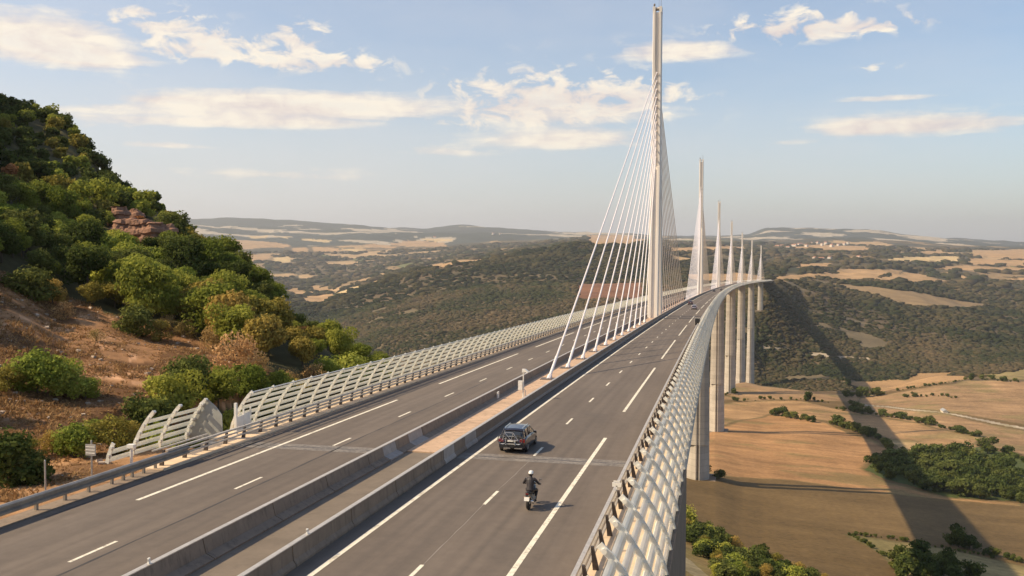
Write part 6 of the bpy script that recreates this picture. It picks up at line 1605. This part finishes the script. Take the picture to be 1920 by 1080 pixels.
L = frame_at(-7.6); m = MB(); m.tube([L(-16.4, 0, -.4), L(-16.4, 0, .95)], .09, 10); m.box(L(-16.4, 0, .95), (.22, .14, .10)); tag(m.build('verge_bollard', M['white']), 'short white capped post at the foot of the left end screen', 'bollard')
L = frame_at(-12.1); m = MB(); m.box(L(13.2, 0, 1.28), (.22, .03, .10)); m.box(L(13.2, 0, 1.12), (.03, .03, .12)); m.box(L(13.2, 0, 1.44), (.16, .02, .035)); tag(m.build('rail_marker', M['white']), 'small white marker plate standing on the right parapet rail', 'marker')
L = frame_at(152.8); root = empty('road_sign', L(13.0, 0, .1), label='dark-backed square sign on the right parapet near the first mast', cat='sign')
m = MB(); m.tube([(0, 0, 0), (0, 0, 1.6)], .05, 8); m.build('post', M['grey'], root); m = MB(); m.box((0, -.06, 1.35), (.55, .03, .75)); m.build('panel', M['black'], root); m = MB(); m.box((0, -.06, 2.12), (.58, .045, .03)); m.box((-.565, -.06, 1.35), (.02, .045, .75)); m.build('frame', M['white'], root)
# delineators on the near barrier tops
for s_, d_, wh in ((-22.5, 1.78, 'right'), (-27.5, -2.08, 'left')):
    L = frame_at(s_); m = MB(); m.box(L(d_, 0, 1.0), (.035, .05, .10)); m.box(L(d_, -.052, 1.03), (.03, .004, .04), 1); tag(m.build('barrier_reflector', [M['white'], M['grey']]), 'small reflector standing on the %s median barrier at the bottom of the view' % wh, 'reflector')

# ---------------------------------------------------------------- far buildings
def house(x, y, w, l, h, rz, label, group, white=False):
    z = gz(x, y)-1; root = empty('house', (x, y, z), rz, label=label, cat='house', group=group)
    m = MB(); m.loft([[(-w/2, -l/2, q), (w/2, -l/2, q), (w/2, l/2, q), (-w/2, l/2, q)] for q in (0, h)]); m.build('wall', M['wall'], root)
    m = MB(); r = h+w*.32; o = .5
    m.loft([[(-w/2-o, yy, h-.15), (w/2+o, yy, h-.15), (0, yy, r)] for yy in (-l/2-o, l/2+o)]); m.build('roof', M['grey'] if white else M['tile'], root)
HOUSES = [
(478, 7759, 22, 42, 18, 0.8, 'tiny pale house in the village on the plateau skyline right of the masts', 'village houses on the plateau', False),
(525, 7857, 18, 42, 14, 1.01, 'tiny pale house in the village on the plateau skyline right of the masts', 'village houses on the plateau', False),
(624, 8020, 22, 42, 14, 1.0, 'tiny pale house in the village on the plateau skyline right of the masts', 'village houses on the plateau', False),
(717, 8597, 26, 42, 14, 2.18, 'tiny pale house in the village on the plateau skyline right of the masts', 'village houses on the plateau', False),
(860, 9079, 18, 42, 18, 2.85, 'tiny pale house in the village on the plateau skyline right of the masts', 'village houses on the plateau', False),
(932, 9283, 22, 26, 14, 0.71, 'tiny pale house in the village on the plateau skyline right of the masts', 'village houses on the plateau', False),
(892, 8507, 18, 26, 22, 2.62, 'tiny pale house in the village on the plateau skyline right of the masts', 'village houses on the plateau', False),
(967, 8926, 26, 26, 22, 1.15, 'tiny pale house in the village on the plateau skyline right of the masts', 'village houses on the plateau', False),
(898, 7813, 26, 26, 18, 0.61, 'tiny pale house in the village on the plateau skyline right of the masts', 'village houses on the plateau', False),
(1040, 8602, 18, 42, 18, 2.67, 'tiny pale house in the village on the plateau skyline right of the masts', 'village houses on the plateau', False),
(1123, 8882, 22, 26, 18, 0.84, 'tiny pale house in the village on the plateau skyline right of the masts', 'village houses on the plateau', False),
(1195, 9200, 18, 26, 22, 2.66, 'tiny pale house in the village on the plateau skyline right of the masts', 'village houses on the plateau', False),
(707, 7854, 22, 26, 18, 2.54, 'tiny pale house in the village on the plateau skyline right of the masts', 'village houses on the plateau', False),
(522, 7262, 18, 26, 14, 1.27, 'tiny pale house in the village on the plateau skyline right of the masts', 'village houses on the plateau', False),
(-2823, 11766, 24, 40, 18, 2.72, 'tiny pale farm building among the distant hills left of the stays', 'distant farm buildings on the left', False),
(-2736, 11786, 24, 40, 18, 0.34, 'tiny pale farm building among the distant hills left of the stays', 'distant farm buildings on the left', False),
(-3550, 11567, 24, 40, 18, 1.79, 'tiny pale farm building among the distant hills left of the stays', 'distant farm buildings on the left', False),
(500, 4990, 16, 26, 10, 0.36, 'tiny pale house among the hedges below the plateau village', 'scattered houses below the village', False),
(525, 4923, 16, 26, 10, 1.74, 'tiny pale house among the hedges below the plateau village', 'scattered houses below the village', False),
(569, 4954, 16, 26, 10, 2.69, 'tiny pale house among the hedges below the plateau village', 'scattered houses below the village', False),
(761, 5342, 16, 26, 10, 0.61, 'tiny pale house among the hedges below the plateau village', 'scattered houses below the village', False),
(273, 1097, 5.5, 13, 3.2, 0.02, 'small white shed beside the track crossing the far right field', None, True)]
for i, (x, y, w, l, h, rz, lab, grp, wh) in enumerate(HOUSES): house(x, y, w, l, h, rz, lab, grp, wh)
# ---------------------------------------------------------------- haze
hz = MB(); hz.loft([[(-31000, -31000, z), (31000, -31000, z), (31000, 31000, z), (-31000, 31000, z)] for z in (-520, 780)])
ho = hz.build('haze', [], kind='stuff'); hm = bpy.data.materials.new('haze_air'); hm.use_nodes = True; t = hm.node_tree; t.nodes.clear()
v = t.nodes.new('ShaderNodeVolumePrincipled'); v.inputs['Color'].default_value = (.90, .92, .95, 1); v.inputs['Density'].default_value = 4.0e-5; v.inputs['Anisotropy'].default_value = .2
oo = t.nodes.new('ShaderNodeOutputMaterial'); t.links.new(v.outputs[0], oo.inputs['Volume']); ho.data.materials.append(hm)
ho['label'] = 'thin pale haze over the valley'; ho['category'] = 'haze'
